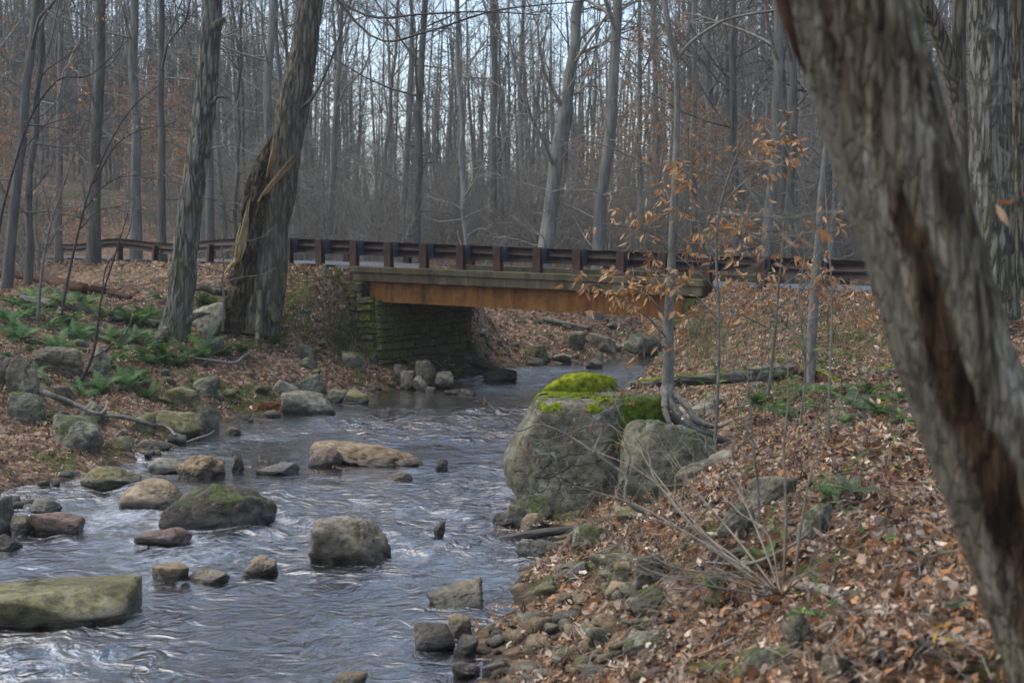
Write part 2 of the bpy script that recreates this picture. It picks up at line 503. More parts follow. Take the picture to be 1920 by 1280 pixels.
def mat_old_trunk():
    """flaking pale bark with rotten brown wood showing through"""
    k = NT("flaking_bark")
    v = k.objvec((1, 1, 0.13), False)
    w = k.n("VectorMath", {0: v, 1: k.n("VectorMath", {0: k.n("TexNoise", {"Vector": v, "Scale": 6.0, "Detail": 3}).outputs[1], 3: 0.06}, operation='SCALE').outputs[0]}, operation='ADD').outputs[0]
    a = k.noise(w, 10, 7, 0.6, 0.5)
    b = k.noise(w, 30, 5, 0.65)
    at_ = k.n("Attribute", attribute_name="rot").outputs["Fac"]
    c = k.ramp(a, [(0.38, (0.016, 0.011, 0.007)), (0.45, (0.075, 0.052, 0.032)), (0.51, (0.185, 0.15, 0.10)), (0.60, (0.35, 0.32, 0.25))])
    w2 = k.n("VectorMath", {0: v, 1: k.n("VectorMath", {0: k.n("TexNoise", {"Vector": v, "Scale": 22.0, "Detail": 4}).outputs[1], 3: 0.05}, operation='SCALE').outputs[0]}, operation='ADD').outputs[0]
    vo = k.n("TexVoronoi", {"Vector": w2, "Scale": 34.0})
    cell = k.n("SeparateColor", {0: vo.outputs["Color"]}).outputs[0]
    fl = k.ramp(cell, [(0.0, (0.022, 0.016, 0.011)), (0.3, (0.065, 0.048, 0.03)), (0.5, (0.14, 0.112, 0.072)), (0.8, (0.27, 0.24, 0.175)), (1.0, (0.11, 0.075, 0.044))])
    c = k.mix(0.42, c, fl)
    eg = k.n("TexVoronoi", {"Vector": w2, "Scale": 34.0}, feature='DISTANCE_TO_EDGE').outputs[0]
    c = k.mix(k.math('MULTIPLY', k.sm(eg, 0.10, 0.0), 0.5), c, (0.014, 0.010, 0.007))
    c = k.mix(k.math('MULTIPLY', k.sm(b, 0.48, 0.66), 0.5), c, (0.05, 0.04, 0.03))
    wood = k.ramp(k.noise(w, 17, 6, 0.6), [(0.36, (0.008, 0.005, 0.003)), (0.5, (0.032, 0.017, 0.009)), (0.68, (0.095, 0.06, 0.032))])
    rm = k.sm(k.math('ADD', at_, k.math('MULTIPLY', k.math('SUBTRACT', a, 0.5), 1.7)), 0.34, 0.56)
    c = k.mix(rm, c, wood)
    sm = k.n("Attribute", attribute_name="pale").outputs["Fac"]
    pale = k.ramp(k.noise(v, 9, 5, 0.6), [(0.35, (0.085, 0.076, 0.058)), (0.65, (0.16, 0.15, 0.12))])
    c = k.mix(sm, c, pale)
    ms = k.n("Attribute", attribute_name="moss").outputs["Fac"]
    mm = k.sm(k.math('ADD', ms, k.math('MULTIPLY', k.math('SUBTRACT', k.noise(v, 8, 6, 0.7), 0.5), 1.6)), 0.45, 0.7)
    c = k.mix(k.math('MULTIPLY', mm, 0.8), c, (0.085, 0.095, 0.03))
    h = k.math('ADD', k.math('MULTIPLY', a, 0.5), k.math('ADD', k.math('MULTIPLY', b, 0.3), k.math('MULTIPLY', k.sm(eg, 0, .15), 0.5)))
    return k.done(c, 0.9, k.bump(h, 0.8, 0.025), 0.15)

M = {}
M['ground'] = mat_ground()
M['water'] = mat_water()
M['asphalt'] = mat_asphalt()
M['concrete'] = mat_concrete()
M['stone_wall'] = mat_stone_wall()
M['girder'] = mat_rust("orange_rusted_steel", (0.07, 0.026, 0.007), (0.175, 0.068, 0.016), (0.25, 0.108, 0.028), (1, 1, 0.16), 5.0, 0.85, 0.6)
M['rail'] = mat_rust("brown_weathering_steel", (0.022, 0.013, 0.011), (0.042, 0.024, 0.02), (0.07, 0.045, 0.04), (1, 1, 1), 4, 0.6, 0.3)
M['post'] = mat_rust("brown_painted_post", (0.032, 0.017, 0.013), (0.066, 0.034, 0.026), (0.09, 0.058, 0.042), (1, 1, 0.3), 5, 0.8, 0.35)
M['block'] = mat_simple("dark_blue_spacer", (0.022, 0.036, 0.062), (0.042, 0.064, 0.10), 6, 0.55, 0.2, 0.4)
M['dark_wood'] = mat_simple("wet_dark_wood", (0.012, 0.01, 0.008), (0.05, 0.038, 0.028), 14, 0.5, 0.6, 0.4, None, (0.2, 1, 1))
M['grey_wood'] = mat_simple("weathered_grey_wood", (0.10, 0.085, 0.068), (0.24, 0.215, 0.18), 16, 0.85, 0.6, 0.15)
M['red_wood'] = mat_simple("rotting_red_brown_wood", (0.022, 0.012, 0.008), (0.09, 0.046, 0.028), 12, 0.9, 0.8, 0.1)
M['pale_wood'] = mat_simple("torn_pale_wood", (0.12, 0.08, 0.03), (0.40, 0.31, 0.15), 26, 0.85, 0.8, 0.15, None, (1, 1, 0.1))
M['tan_wood'] = mat_simple("split_tan_wood", (0.10, 0.065, 0.03), (0.22, 0.155, 0.08), 20, 0.85, 0.6, 0.15, None, (1, 1, 0.15))
M['barkA'] = mat_bark("furrowed_bark", (0.03, 0.025, 0.019), (0.225, 0.205, 0.165), moss=0.4, sc=11)
M['barkB'] = mat_bark("brown_furrowed_bark", (0.03, 0.024, 0.016), (0.195, 0.162, 0.11), lich=0.2, moss=0.4, sc=11)
M['bark_log'] = mat_bark("fallen_log_bark", (0.02, 0.016, 0.012), (0.17, 0.15, 0.12), moss=0.0, sc=9, lying=True)
M['rotwood'] = mat_bark("torn_brown_wood", (0.012, 0.008, 0.005), (0.12, 0.075, 0.042), lich=0.08, moss=0.25, sc=12, stretch=0.08)
M['barkC'] = mat_bark("smooth_grey_bark", (0.06, 0.055, 0.046), (0.16, 0.15, 0.125), lich=0.3, moss=0.3, sc=8, bump=0.4)
M['barkS'] = mat_bark("sapling_bark", (0.085, 0.08, 0.068), (0.20, 0.19, 0.165), lich=0.55, sc=16, bump=0.4, stretch=0.4)
M['far1'] = mat_plain_bark("grey_forest_bark", (0.10, 0.097, 0.082), (0.235, 0.228, 0.198))
M['far2'] = mat_plain_bark("dark_forest_bark", (0.05, 0.048, 0.04), (0.135, 0.13, 0.11))
M['twig'] = mat_simple("grey_twig_bark", (0.155, 0.14, 0.116), (0.31, 0.288, 0.248), 6, 0.9, 0.2, 0.1)
M['brush'] = mat_simple("thicket_twig_bark", (0.13, 0.12, 0.1), (0.265, 0.25, 0.212), 6, 0.9, 0.2, 0.1)
M['twig_mid'] = mat_simple("sapling_twig_bark", (0.085, 0.078, 0.066), (0.19, 0.178, 0.155), 6, 0.9, 0.2, 0.1)
M['twig_dark'] = mat_simple("dark_twig_bark", (0.03, 0.026, 0.024), (0.075, 0.066, 0.06), 6, 0.9, 0.2, 0.1)
M['twig_tan'] = mat_simple("tan_twig_bark", (0.13, 0.108, 0.08), (0.24, 0.205, 0.16), 8, 0.85, 0.2, 0.15)
M['old_trunk'] = mat_old_trunk()
M['leaf'] = mat_vcol("dry_leaf", 0.7, 0.3, 0.25)
M['litter'] = mat_vcol("fallen_leaf", 0.8, 0.1, 0.2)
M['green'] = mat_vcol("green_frond", 0.6, 0.3, 0.3)
M['moss_log'] = mat_simple("olive_moss", (0.04, 0.05, 0.01), (0.15, 0.17, 0.02), 16, 0.95, 1.0, 0.05)
M['moss'] = mat_simple("bright_moss", (0.05, 0.064, 0.008), (0.235, 0.25, 0.02), 16, 0.95, 1.0, 0.05)
M['moss_mid'] = mat_simple("green_moss", (0.045, 0.065, 0.007), (0.17, 0.20, 0.014), 16, 0.95, 1.0, 0.05)
M['moss_dark'] = mat_simple("dark_moss", (0.025, 0.042, 0.006), (0.10, 0.14, 0.014), 14, 0.95, 1.0, 0.05)
M['rk_big'] = mat_rock("lichen_grey_boulder", (0.05, 0.045, 0.027), (0.12, 0.11, 0.074), (0.23, 0.21, 0.15), moss=0.32, lichen=0.7, msc=2.2)
M['rk_olive'] = mat_rock("olive_rock", (0.075, 0.066, 0.026), (0.15, 0.132, 0.055), (0.22, 0.195, 0.095), moss=0.22, lichen=0.2, wet=True)
M['rk_mossgrey'] = mat_rock("green_grey_boulder", (0.05, 0.048, 0.03), (0.105, 0.102, 0.064), (0.17, 0.165, 0.11), moss=0.4, lichen=0.35)
M['rk_grey'] = mat_rock("grey_rock", (0.07, 0.056, 0.036), (0.145, 0.12, 0.078), (0.235, 0.2, 0.14), moss=0.2, lichen=0.35, wet=True)
M['rk_moss'] = mat_rock("mossy_rock", (0.075, 0.07, 0.045), (0.13, 0.12, 0.08), (0.2, 0.19, 0.14), moss=0.62, lichen=0.3, wet=True)
M['rk_pale'] = mat_rock("pale_rock", (0.12, 0.108, 0.07), (0.20, 0.182, 0.125), (0.29, 0.27, 0.2), moss=0.22, lichen=0.3, wet=True)
M['rk_tan'] = mat_rock("tan_river_rock", (0.13, 0.085, 0.04), (0.22, 0.155, 0.085), (0.31, 0.245, 0.16), moss=0.0, lichen=0.05, wet=True)
M['rk_red'] = mat_rock("reddish_river_rock", (0.085, 0.05, 0.034), (0.145, 0.095, 0.068), (0.20, 0.15, 0.115), moss=0.0, lichen=0.05, wet=True)
M['rk_dark'] = mat_rock("dark_river_rock", (0.034, 0.026, 0.018), (0.072, 0.057, 0.042), (0.125, 0.102, 0.076), moss=0.55, lichen=0.15, wet=True)
M['rk_slate'] = mat_rock("blue_grey_stone", (0.06, 0.054, 0.042), (0.115, 0.106, 0.084), (0.185, 0.17, 0.138), moss=0.05, lichen=0.15, wet=True)
# ------------------------------------------------------------------ the lie of the land
P0 = np.array([-5.23, 33.0])                    # first bridge rail post left of the deck
DU = np.array([0.867, -0.498]); DN = np.array([0.498, 0.867])
def bw(u, v, z):                                # bridge frame -> scene
    return np.array([P0[0] + DU[0] * u + DN[0] * v, P0[1] + DU[1] * u + DN[1] * v, z])
def bframe(V):
    V = np.asarray(V, float)
    out = np.empty_like(V)
    out[:, 0] = P0[0] + DU[0] * V[:, 0] + DN[0] * V[:, 1]
    out[:, 1] = P0[1] + DU[1] * V[:, 0] + DN[1] * V[:, 1]
    out[:, 2] = V[:, 2]
    return out
def z_road(u): return 2.60 - 0.036 * np.clip(u, 0, 26)
def z_curb(u): return 2.585 - 0.026 * (u - 2.0)
def z_rail(u): return 3.21 - 0.035 * np.clip(u, -2, 26)

_rail_ctrl = [P0 + DU * 44, P0 + DU * 20, P0 + DU * 8, P0 + DU * 1.5, P0, (-6.7, 34.6), (-8.3, 37.3), (-10.6, 41.8), (-14.2, 48), (-19.6, 58), (-28, 76)]
RAIL = curve_pts(_rail_ctrl, 160)
_seg = np.diff(RAIL, axis=0); _len = np.linalg.norm(_seg, axis=1)
_tan = np.gradient(RAIL, axis=0); _tan /= np.linalg.norm(_tan, axis=1)[:, None]
_nrm = np.stack([_tan[:, 1], -_tan[:, 0]], 1)
_nrm *= np.sign((_nrm * np.array([0.3, 1.0])).sum(1))[:, None]
ROADC = RAIL + _nrm * 2.1

def road_dist(X, Y):
    """distance to road centre line, and u along the bridge axis of the nearest point"""
    P = np.stack([X, Y], 1)
    best = np.full(len(P), 1e9); bu = np.zeros(len(P))
    C = ROADC[::3]
    for a, b in zip(C[:-1], C[1:]):
        ab = b - a
        t = np.clip(((P - a) @ ab) / (ab @ ab), 0, 1)
        q = a + t[:, None] * ab
        d = np.hypot(*(P - q).T)
        m = d < best
        best[m] = d[m]
        bu[m] = ((q - P0) @ DU)[m]
    return best, bu

_LY = [0, 4, 9.7, 16.3, 18.2, 20.6, 23.7, 26, 28.4, 30.4, 31.6, 33.8, 36, 38, 40, 44, 52, 60]
_LX = [-7.2, -6.6, -6.1, -5.9, -5.87, -5.3, -5.0, -4.2, -2.9, -2.2, -1.5, -0.5, 0.5, 2.0, 4.2, 9, 22, 36]
_RY = [0, 5, 8, 9.7, 11.2, 12.3, 14, 15.2, 18, 20, 25, 28, 31, 33, 35, 37, 39, 43, 52]
_RX = [-2.6, -1.35, -0.7, -0.42, -0.42, -0.10, 0.38, 0.5, 0.8, 1.1, 1.6, 2.5, 3.1, 3.8, 5.4, 8, 11.5, 20, 40]
def _sm(Y, xs, ys):
    Y = np.asarray(Y, float)
    return sum(np.interp(Y + d, xs, ys) for d in (-0.9, -0.3, 0.3, 0.9)) / 4
def edgeL(Y): return _sm(Y, _LY, _LX)
def edgeR(Y): return _sm(Y, _RY, _RX)

def height(X, Y, fine=True):
    X = np.asarray(X, float).ravel(); Y = np.asarray(Y, float).ravel()
    wob = fbm(np.stack([X * 0.7, Y * 0.7, 0 * X], 1), 3, 5) * 0.45
    obl = np.where(Y > 34, np.interp(Y, [34, 37, 44], [1.0, 0.5, 0.4]), 1.0)
    dl = (edgeL(Y) - X) * obl + wob
    dr = (X - edgeR(Y)) * np.where(Y > 33, 0.5, 1.0) + wob
    zl = np.interp(dl, [-6, -1.2, 0, 0.4, 1.0, 2.0, 3.5, 6, 10, 20], [-0.42, -0.32, 0, 0.13, 0.35, 0.75, 1.2, 1.65, 2.05, 2.3])
    zr = np.interp(dr, [-6, -1.2, 0, 0.5, 1.0, 2.0, 3.0, 6.0, 12, 20], [-0.42, -0.28, 0, 0.14, 0.34, 0.86, 1.25, 1.42, 1.6, 1.8])
    z = np.maximum(zl, zr)
    back = sstep(45, 58, Y)
    floor = 2.35 + 0.012 * np.clip(Y - 45, 0, 60)
    hill = np.clip(Y - 62, 0, 200)
    side = np.clip(np.abs(X / np.maximum(Y, 1) + 0.02) / 0.3, 0, 1.6)
    wv = fbm(np.stack([X * .02, Y * .02, 0 * X], 1), 3, 71) * np.clip(hill / 40, 0, 1)
    floor = floor + hill * (0.022 + 0.12 * side ** 1.3) + wv * 3.0
    z = z * (1 - back) + floor * back
    d, u = road_dist(X, Y)
    near = ((X - P0[0]) * DN[0] + (Y - P0[1]) * DN[1]) < 2.1
    wide = np.where(near, np.where(u > 8, 7.6, 5.6), 5.5)
    w = 1 - sstep(2.3, wide, d)
    gap = np.clip(sstep(2.5, 1.5, u) + sstep(9.8, 11.0, u), 0, 1)
    w = w * gap
    z = z * (1 - w) + (z_road(u) - 0.02) * w
    if fine:
        n = fbm(np.stack([X * 1.3, Y * 1.3, 0 * X + 3], 1), 4, 9) * 0.16 + fbm(np.stack([X * 6, Y * 6, 0 * X], 1), 2, 11) * 0.03
        z = z + n * (1 - w * 0.9) * np.where(z > -0.05, sstep(-0.1, 0.3, z), 0.6)
    return z

def gz(x, y): return float(height([x], [y])[0])

def ground_hit(px, py, ymin=3.5, ymax=90):
    d = ray(px, py); d = d / d[1]
    y = ymax
    for a, st in ((ymin, 0.4), (None, 0.02)):
        Y = np.arange(a, ymax, st) if a else np.arange(y - 0.4, y + 0.02, st)
        below = np.nonzero(CAMZ + d[2] * Y < height(d[0] * Y, Y))[0]
        if not len(below): break
        y = Y[below[0]]
    return np.array([d[0] * y, y, gz(d[0] * y, y)])

def grow(a, step, fac, end):
    out = [a]
    while abs(out[-1]) < abs(end):
        out.append(out[-1] + step); step *= fac
    return out
xs = np.concatenate([np.array(grow(-9.5, -0.2, 1.09, -190))[:0:-1], np.arange(-9.5, 8.5, 0.1), grow(8.5, 0.2, 1.09, 190)])
ys = np.concatenate([np.array(grow(-1.0, -0.5, 1.3, -60))[:0:-1], np.arange(-1.0, 3.0, 0.3), np.arange(3.0, 42, 0.11), grow(42, 0.2, 1.05, 330)])
XX, YY = np.meshgrid(xs, ys)
ZZ = height(XX, YY)
nx, ny = len(xs), len(ys)
ii = np.arange(ny - 1)[:, None] * nx + np.arange(nx - 1)[None, :]
quads = np.stack([ii, ii + 1, ii + nx + 1, ii + nx], -1).reshape(-1, 4)
def mossf(X, Y):
    """where moss and low green grow on the banks"""
    X = np.asarray(X, float).ravel(); Y = np.asarray(Y, float).ravel()
    n = fbm(np.stack([X * 1.5, Y * 1.5, 0 * X + 7], 1), 5, 83, .62)
    left = (X < edgeL(Y)) * sstep(13, 17, Y) * sstep(34, 31, Y)
    wing = np.exp(-((X + 4.0) ** 2 + (Y - 30.6) ** 2) / 1.2)
    right = (X > edgeR(Y)) * sstep(15, 17, Y) * sstep(25, 21, Y) * sstep(7, 5, X)
    return sstep(.02, .22, n - .15 + .19 * left + .04 * wing + .12 * right)
tag(mesh_obj("ground", np.stack([XX.ravel(), YY.ravel(), ZZ], 1), [quads], M['ground'], fattr={"moss": mossf(XX, YY)}), kind="structure")

# ------------------------------------------------------------------ road
def ribbon(name, half, dz, mat, skip=True):
    b = Bag()
    L, R, zz = [], [], []
    C = ROADC
    u = (C - P0) @ DU
    for c, n, uu in zip(C, _nrm, u):
        z = float(z_road(uu)) + dz
        if 1.4 < uu < 11.2: z = float(z_curb(uu)) - 0.185 + dz
        L.append([*(c - n * half), z]); R.append([*(c + n * half), z])
    n = len(L)
    b.add(np.array(L + R), quads=[[i, i + 1, n + i + 1, n + i] for i in range(n - 1)])
    return b.build(name, mat)
tag(ribbon("road", 1.85, 0.035, M['asphalt']), kind="structure")

# ------------------------------------------------------------------ bridge
rng = np.random.default_rng(3)
bridge = empty("bridge", tuple(bw(6.2, 2, 2.2)))
bridge["label"] = "small road bridge of stained concrete on orange rusted beams over the stream"
bridge["category"] = "bridge"
bpy.context.view_layer.update()
def child(o, parent):
    o.parent = parent
    o.matrix_parent_inverse = Matrix.Translation(-Vector(parent.location))
    return o
UA, UB = 2.0, 10.45
def sloped(b, u0, u1, v0, v1, dz0, dz1, zf=z_curb, nseg=1, col=None):
    for s in range(nseg):
        a = u0 + (u1 - u0) * s / nseg; c = u0 + (u1 - u0) * (s + 1) / nseg
        v = [[a, v0, zf(a) + dz0], [c, v0, zf(c) + dz0], [c, v1, zf(c) + dz0], [a, v1, zf(a) + dz0],
             [a, v0, zf(a) + dz1], [c, v0, zf(c) + dz1], [c, v1, zf(c) + dz1], [a, v1, zf(a) + dz1]]
        b.add(bframe(v), quads=[[0, 3, 2, 1], [4, 5, 6, 7], [0, 1, 5, 4], [1, 2, 6, 5], [2, 3, 7, 6], [3, 0, 4, 7]], col=col)
b = Bag(); sloped(b, UA + 0.06, UB - 0.05, 0.32, 3.9, -0.32, -0.16)
child(b.build("deck_slab", M['concrete'], smooth=False), bridge)
for nm, v0, v1 in (("near", -0.24, 0.3), ("far", 3.92, 4.44)):
    b = Bag(); sloped(b, UA + 0.05, UB - 0.04, v0 + 0.035, v1, -0.325, -0.135); lo = child(b.build("curb_beam", M['concrete'], smooth=False), bridge)
    b = Bag(); sloped(b, UA, UB, v0, v1 + 0.003, -0.134, 0.0); up = child(b.build("curb", M['concrete'], smooth=False), bridge)
    for o in (lo, up):
        bv = o.modifiers.new("bevel", 'BEVEL'); bv.width = 0.012; bv.segments = 2
for v in (-0.06, 1.3, 2.8, 4.2):
    b = Bag()
    sloped(b, UA + 0.42, UB - 0.45, v - 0.02, v + 0.02, -0.75, -0.345)
    sloped(b, UA + 0.42, UB - 0.45, v - (0.045 if v < 0 else 0.11), v + 0.11, -0.772, -0.751)
    sloped(b, UA + 0.42, UB - 0.45, v - (0.045 if v < 0 else 0.11), v + 0.11, -0.344, -0.327)
    child(b.build("girder", M['girder'], smooth=False), bridge)

def masonry(b, p_of, w, h, seed, dark=False):
    """rough coursed stones: p_of(s, z, out) places a point of the wall face"""
    r = np.random.default_rng(seed)
    z = 0.0
    while z < h:
        ch = r.uniform(0.09, 0.25)
        s = -r.uniform(0, 0.3)
        while s < w:
            L = r.uniform(0.22, 0.62)
            s0, s1 = max(s, 0), min(s + L - 0.02, w)
            if s1 - s0 > 0.05:
                o = r.uniform(0.0, 0.10)
                zz = min(z + ch - 0.018, h)
                n = 6; g_ = .014
                S, Z = np.meshgrid(np.array([s0, s0 + g_, s0 * .67 + s1 * .33, (s0 + s1) / 2, s0 * .33 + s1 * .67, s1 - g_, s1]), np.array([z, z + g_, z * .65 + zz * .35, z * .35 + zz * .65, zz - g_, zz]))
                e = np.minimum(np.minimum((S - s0), (s1 - S)) / 0.01, np.minimum(Z - z, zz - Z) / 0.01).clip(0, 1)
                O = np.where(e > 0, o, -0.05) + r.normal(0, 0.008, S.shape)
                S = S + r.normal(0, 0.014, S.shape); Z = Z + r.normal(0, 0.011, Z.shape) + (S - s0) * r.normal(0, .05)
                V = p_of(S.ravel(), Z.ravel(), O.ravel())
                k = 7
                ii = (np.arange(n - 1)[:, None] * k + np.arange(k - 1)[None, :]).ravel()
                g = r.uniform(0.55, 1.15)
                c = np.array([(0.135, 0.12, 0.085), (0.115, 0.108, 0.095), (0.155, 0.125, 0.075)][r.integers(3)]) * g
                b.add(V, quads=np.stack([ii, ii + 1, ii + k + 1, ii + k], -1), col=c)
            s += L
        z += ch
UW = 2.78                                        # stream face of the left abutment
AB0, AB1 = 0.05, 2.27
b = Bag()
dk = (0.03, 0.027, 0.02)
b.box((0.2, -0.26, -0.5), (UW - 0.02, 3.7, 1.83), bframe, dk)
b.box((0.2, -0.26, 1.83), (UA + 0.36, 3.7, 2.24), bframe, dk)
masonry(b, lambda S, Z, O: bframe(np.stack([0.7 + S - 0.05 * Z, -0.27 - O, AB0 + Z], 1)), UW - 0.72, 1.83, 4)
masonry(b, lambda S, Z, O: bframe(np.stack([0.7 + S, -0.27 - O, AB0 + 1.8 + Z], 1)), UA + 0.36 - 0.72, 0.38, 6)
masonry(b, lambda S, Z, O: bframe(np.stack([UW - 0.01 + O + 0.05 * (1.8 - Z), -0.3 + S, AB0 + Z], 1)), 3.95, 1.78, 5)
child(b.build("stone_abutment", M['stone_wall'], smooth=False), bridge)
b = Bag()
b.box((9.75, -0.26, -0.5), (11.6, 4.3, 1.6), bframe, dk)
b.box((10.02, -0.26, 1.6), (11.6, 4.3, 2.0), bframe, dk)
masonry(b, lambda S, Z, O: bframe(np.stack([9.78 + S, -0.27 - O, 0.4 + Z], 1)), 1.7, 1.2, 8)
child(b.build("stone_abutment", M['stone_wall'], smooth=False), bridge)

# ------------------------------------------------------------------ guard rails
WPROF = [(-0.155, 0.0), (-0.15, 0.02), (-0.12, 0.055), (-0.075, 0.083), (-0.04, 0.06), (-0.012, 0.008), (0.012, 0.008), (0.04, 0.06), (0.075, 0.083), (0.12, 0.055), (0.15, 0.02), (0.155, 0.0)]
def w_beam(path, zs, nrm, off, twist=None):
    """path (n,2) at post line; the folded steel beam stands off metres further along nrm"""
    b = Bag()
    prof = np.array(WPROF)
    prof = np.vstack([prof, (prof + np.array([0, 0.007]))[::-1]])
    k = len(prof)
    V = []
    for i, (p, z, n) in enumerate(zip(path, zs, nrm)):
        a = twist[i] if twist is not None else 0.0
        ca, sa = math.cos(a), math.sin(a)
        for h, o in prof:
            hh, oo = h * ca - o * sa, h * sa + o * ca
            q = p + n * (off + oo)
            V.append([q[0], q[1], z - 0.16 + hh])
    n = len(path)
    i = np.arange(n - 1)[:, None] * k; j = np.arange(k)[None, :]; j2 = (j + 1) % k
    b.add(np.array(V), quads=np.stack([i + j, i + j2, i + k + j2, i + k + j], -1).reshape(-1, 4))
    return b
def post_mesh(h):
    b = Bag()
    w, d, t = 0.085, 0.15, 0.012
    b.box((-w, 0, 0), (w, t, h)); b.box((-w, d - t, 0), (w, d, h)); b.box((-0.008, t, 0), (0.008, d - t, h - 0.002))
    return b
def block_mesh(h):
    b = Bag(); b.box((-0.075, 0.153, -0.17), (0.075, 0.335, 0.165)); return b
guard_p = post_mesh(1.15)
pm = mesh_data("post", np.concatenate(guard_p.v), [np.concatenate(guard_p.q)], M['post'], smooth=False)
gb = block_mesh(0)
bm_ = mesh_data("spacer_block", np.concatenate(gb.v), [np.concatenate(gb.q)], M['block'], smooth=False)

def rail_run(obj, path_us, post_us, blocks=True, off0=0.0, dz=0.0, lean=None, twist=None, flip=False):
    pts, zs, nr = [], [], []
    for p, n, z in path_us:
        pts.append(p); zs.append(z + dz); nr.append(n)
    child(w_beam(np.array(pts), zs, np.array(nr), off0 + (0.34 if not flip else -0.42), twist).build("rail_beam", M['rail']), obj)
    for j, (p, n, z, zb) in enumerate(post_us):
        ang = math.atan2(-n[0], n[1])
        tl = rng.normal(0, 0.012) if lean is None else lean[j]
        for nm, me, zz in (("post", pm, z + 0.005 - 1.15), ("spacer_block", bm_, z - 0.155)):
            if nm == "spacer_block" and not blocks: continue
            o = link(bpy.data.objects.new(nm, me))
            q = p
            o.location = (q[0], q[1], zz)
            o.rotation_euler = (0, tl, ang)
            child(o, obj)
def along(d):                                     # point on the rail line by arc length from P0 to the left
    cum = np.concatenate([[0], np.cumsum(_len)])
    i0 = np.argmin(np.hypot(*(RAIL - P0).T))
    s = cum[i0] + d
    return np.array([np.interp(s, cum, RAIL[:, 0]), np.interp(s, cum, RAIL[:, 1])]), np.array([np.interp(s, cum, _nrm[:, 0]), np.interp(s, cum, _nrm[:, 1])])
# near rail
nr = empty("guard_rail", tuple(bw(6, 0, 2.5)))
tag(nr, "brown corrugated steel guard rail with blue spacers on the near side of the bridge", "guard rail")
bpy.context.view_layer.update()
path = [(P0 + DU * u, DN, z_rail(u) - (0.05 * math.sin((u - 11.5) * 1.3) if 11.5 < u < 17 else 0)) for u in np.linspace(-0.25, 24, 90)]
tw = [0.0 if u < 10.8 else 0.30 * min(1, (u - 10.8) / 1.5) * (0.5 + 0.5 * math.cos((u - 12.5) * 0.9)) for u in np.linspace(-0.25, 24, 90)]
posts = []
for i in range(21):
    u = i * 0.945 if i < 11 else 10.4 + (i - 11) * 1.12
    posts.append((P0 + DU * u, DN, float(z_rail(u)), 2.0))
rail_run(nr, path, posts, twist=tw)
# the older rail that bends away left beside the road
br = empty("guard_rail", tuple([*along(14)[0], 2.6]))
tag(br, "rusty dark guard rail sagging along the road behind the two big leaning trees", "guard rail")
bpy.context.view_layer.update()
path, posts, tws = [], [], []
for d in np.linspace(0.75, 36, 80):
    p, n = along(d)
    z = 3.18 + 0.05 * math.sin(d * 0.55) - 0.06 * sstep(22, 34, d) + 0.10 * math.exp(-((d - 16) / 4) ** 2)
    path.append((p, n, z)); tws.append(0.28 * math.sin(d * 0.35))
for d in (2.1, 4.4, 7.2, 10.4, 14, 18, 22.5, 27, 32):
    p, n = along(d); posts.append((p, n, 3.13, 2.5))
rail_run(br, path, posts, blocks=False, off0=-0.17, twist=tws, lean=[0.02, 0.3, -0.03, 0.35, 0.04, -0.05, 0.03, 0.0, 0.05])
# far rail
fr = empty("guard_rail", tuple(bw(6, 4.2, 2.5)))
tag(fr, "brown guard rail on the far curb of the bridge, mostly hidden behind the near one", "guard rail")
bpy.context.view_layer.update()
path = [(P0 + DU * u + DN * 4.2, DN, z_rail(u) - 0.06) for u in np.linspace(-1.6, 24, 60)]
posts = [(P0 + DU * u + DN * 4.05, DN, float(z_rail(u)) - 0.06, 2.0) for u in np.arange(-1.3, 24, 1.89)]
rail_run(fr, path, posts, blocks=False, flip=True)
# ------------------------------------------------------------------ leaves
BEECH_V = np.array([[0, 0, 0], [.3, .2, .05], [.3, 0, 0], [.3, -.2, .05], [.66, .19, .05], [.66, 0, 0], [.66, -.19, .05], [1, 0, 0]], float)
BEECH_T = np.array([[0, 2, 1], [0, 3, 2], [1, 2, 5], [1, 5, 4], [2, 3, 6], [2, 6, 5], [4, 5, 7], [5, 6, 7]])
_a = [(0, 0), (.16, .1), (.24, .27), (.33, .11), (.45, .34), (.55, .13), (.68, .36), (.76, .14), (.88, .2), (1, 0)]
OAK_V = np.array([[x, y, 0.06 * abs(y)] for x, y in _a] + [[x, -y, 0.06 * abs(y)] for x, y in _a[-2:0:-1]] + [[.25, 0, 0], [.55, 0, 0], [.8, 0, 0]], float)
def _oak_t():
    n = 18
    t = []
    mid = lambda i: 18 if OAK_V[i, 0] < .4 else (19 if OAK_V[i, 0] < .67 else 20)
    for i in range(n):
        j = (i + 1) % n
        t.append([i, j, mid(i) if OAK_V[i, 0] <= OAK_V[j, 0] else mid(j)])
    t += [[0, 18, 17], ]
    return np.array([x for x in t if len(set(x)) == 3])
OAK_T = _oak_t()

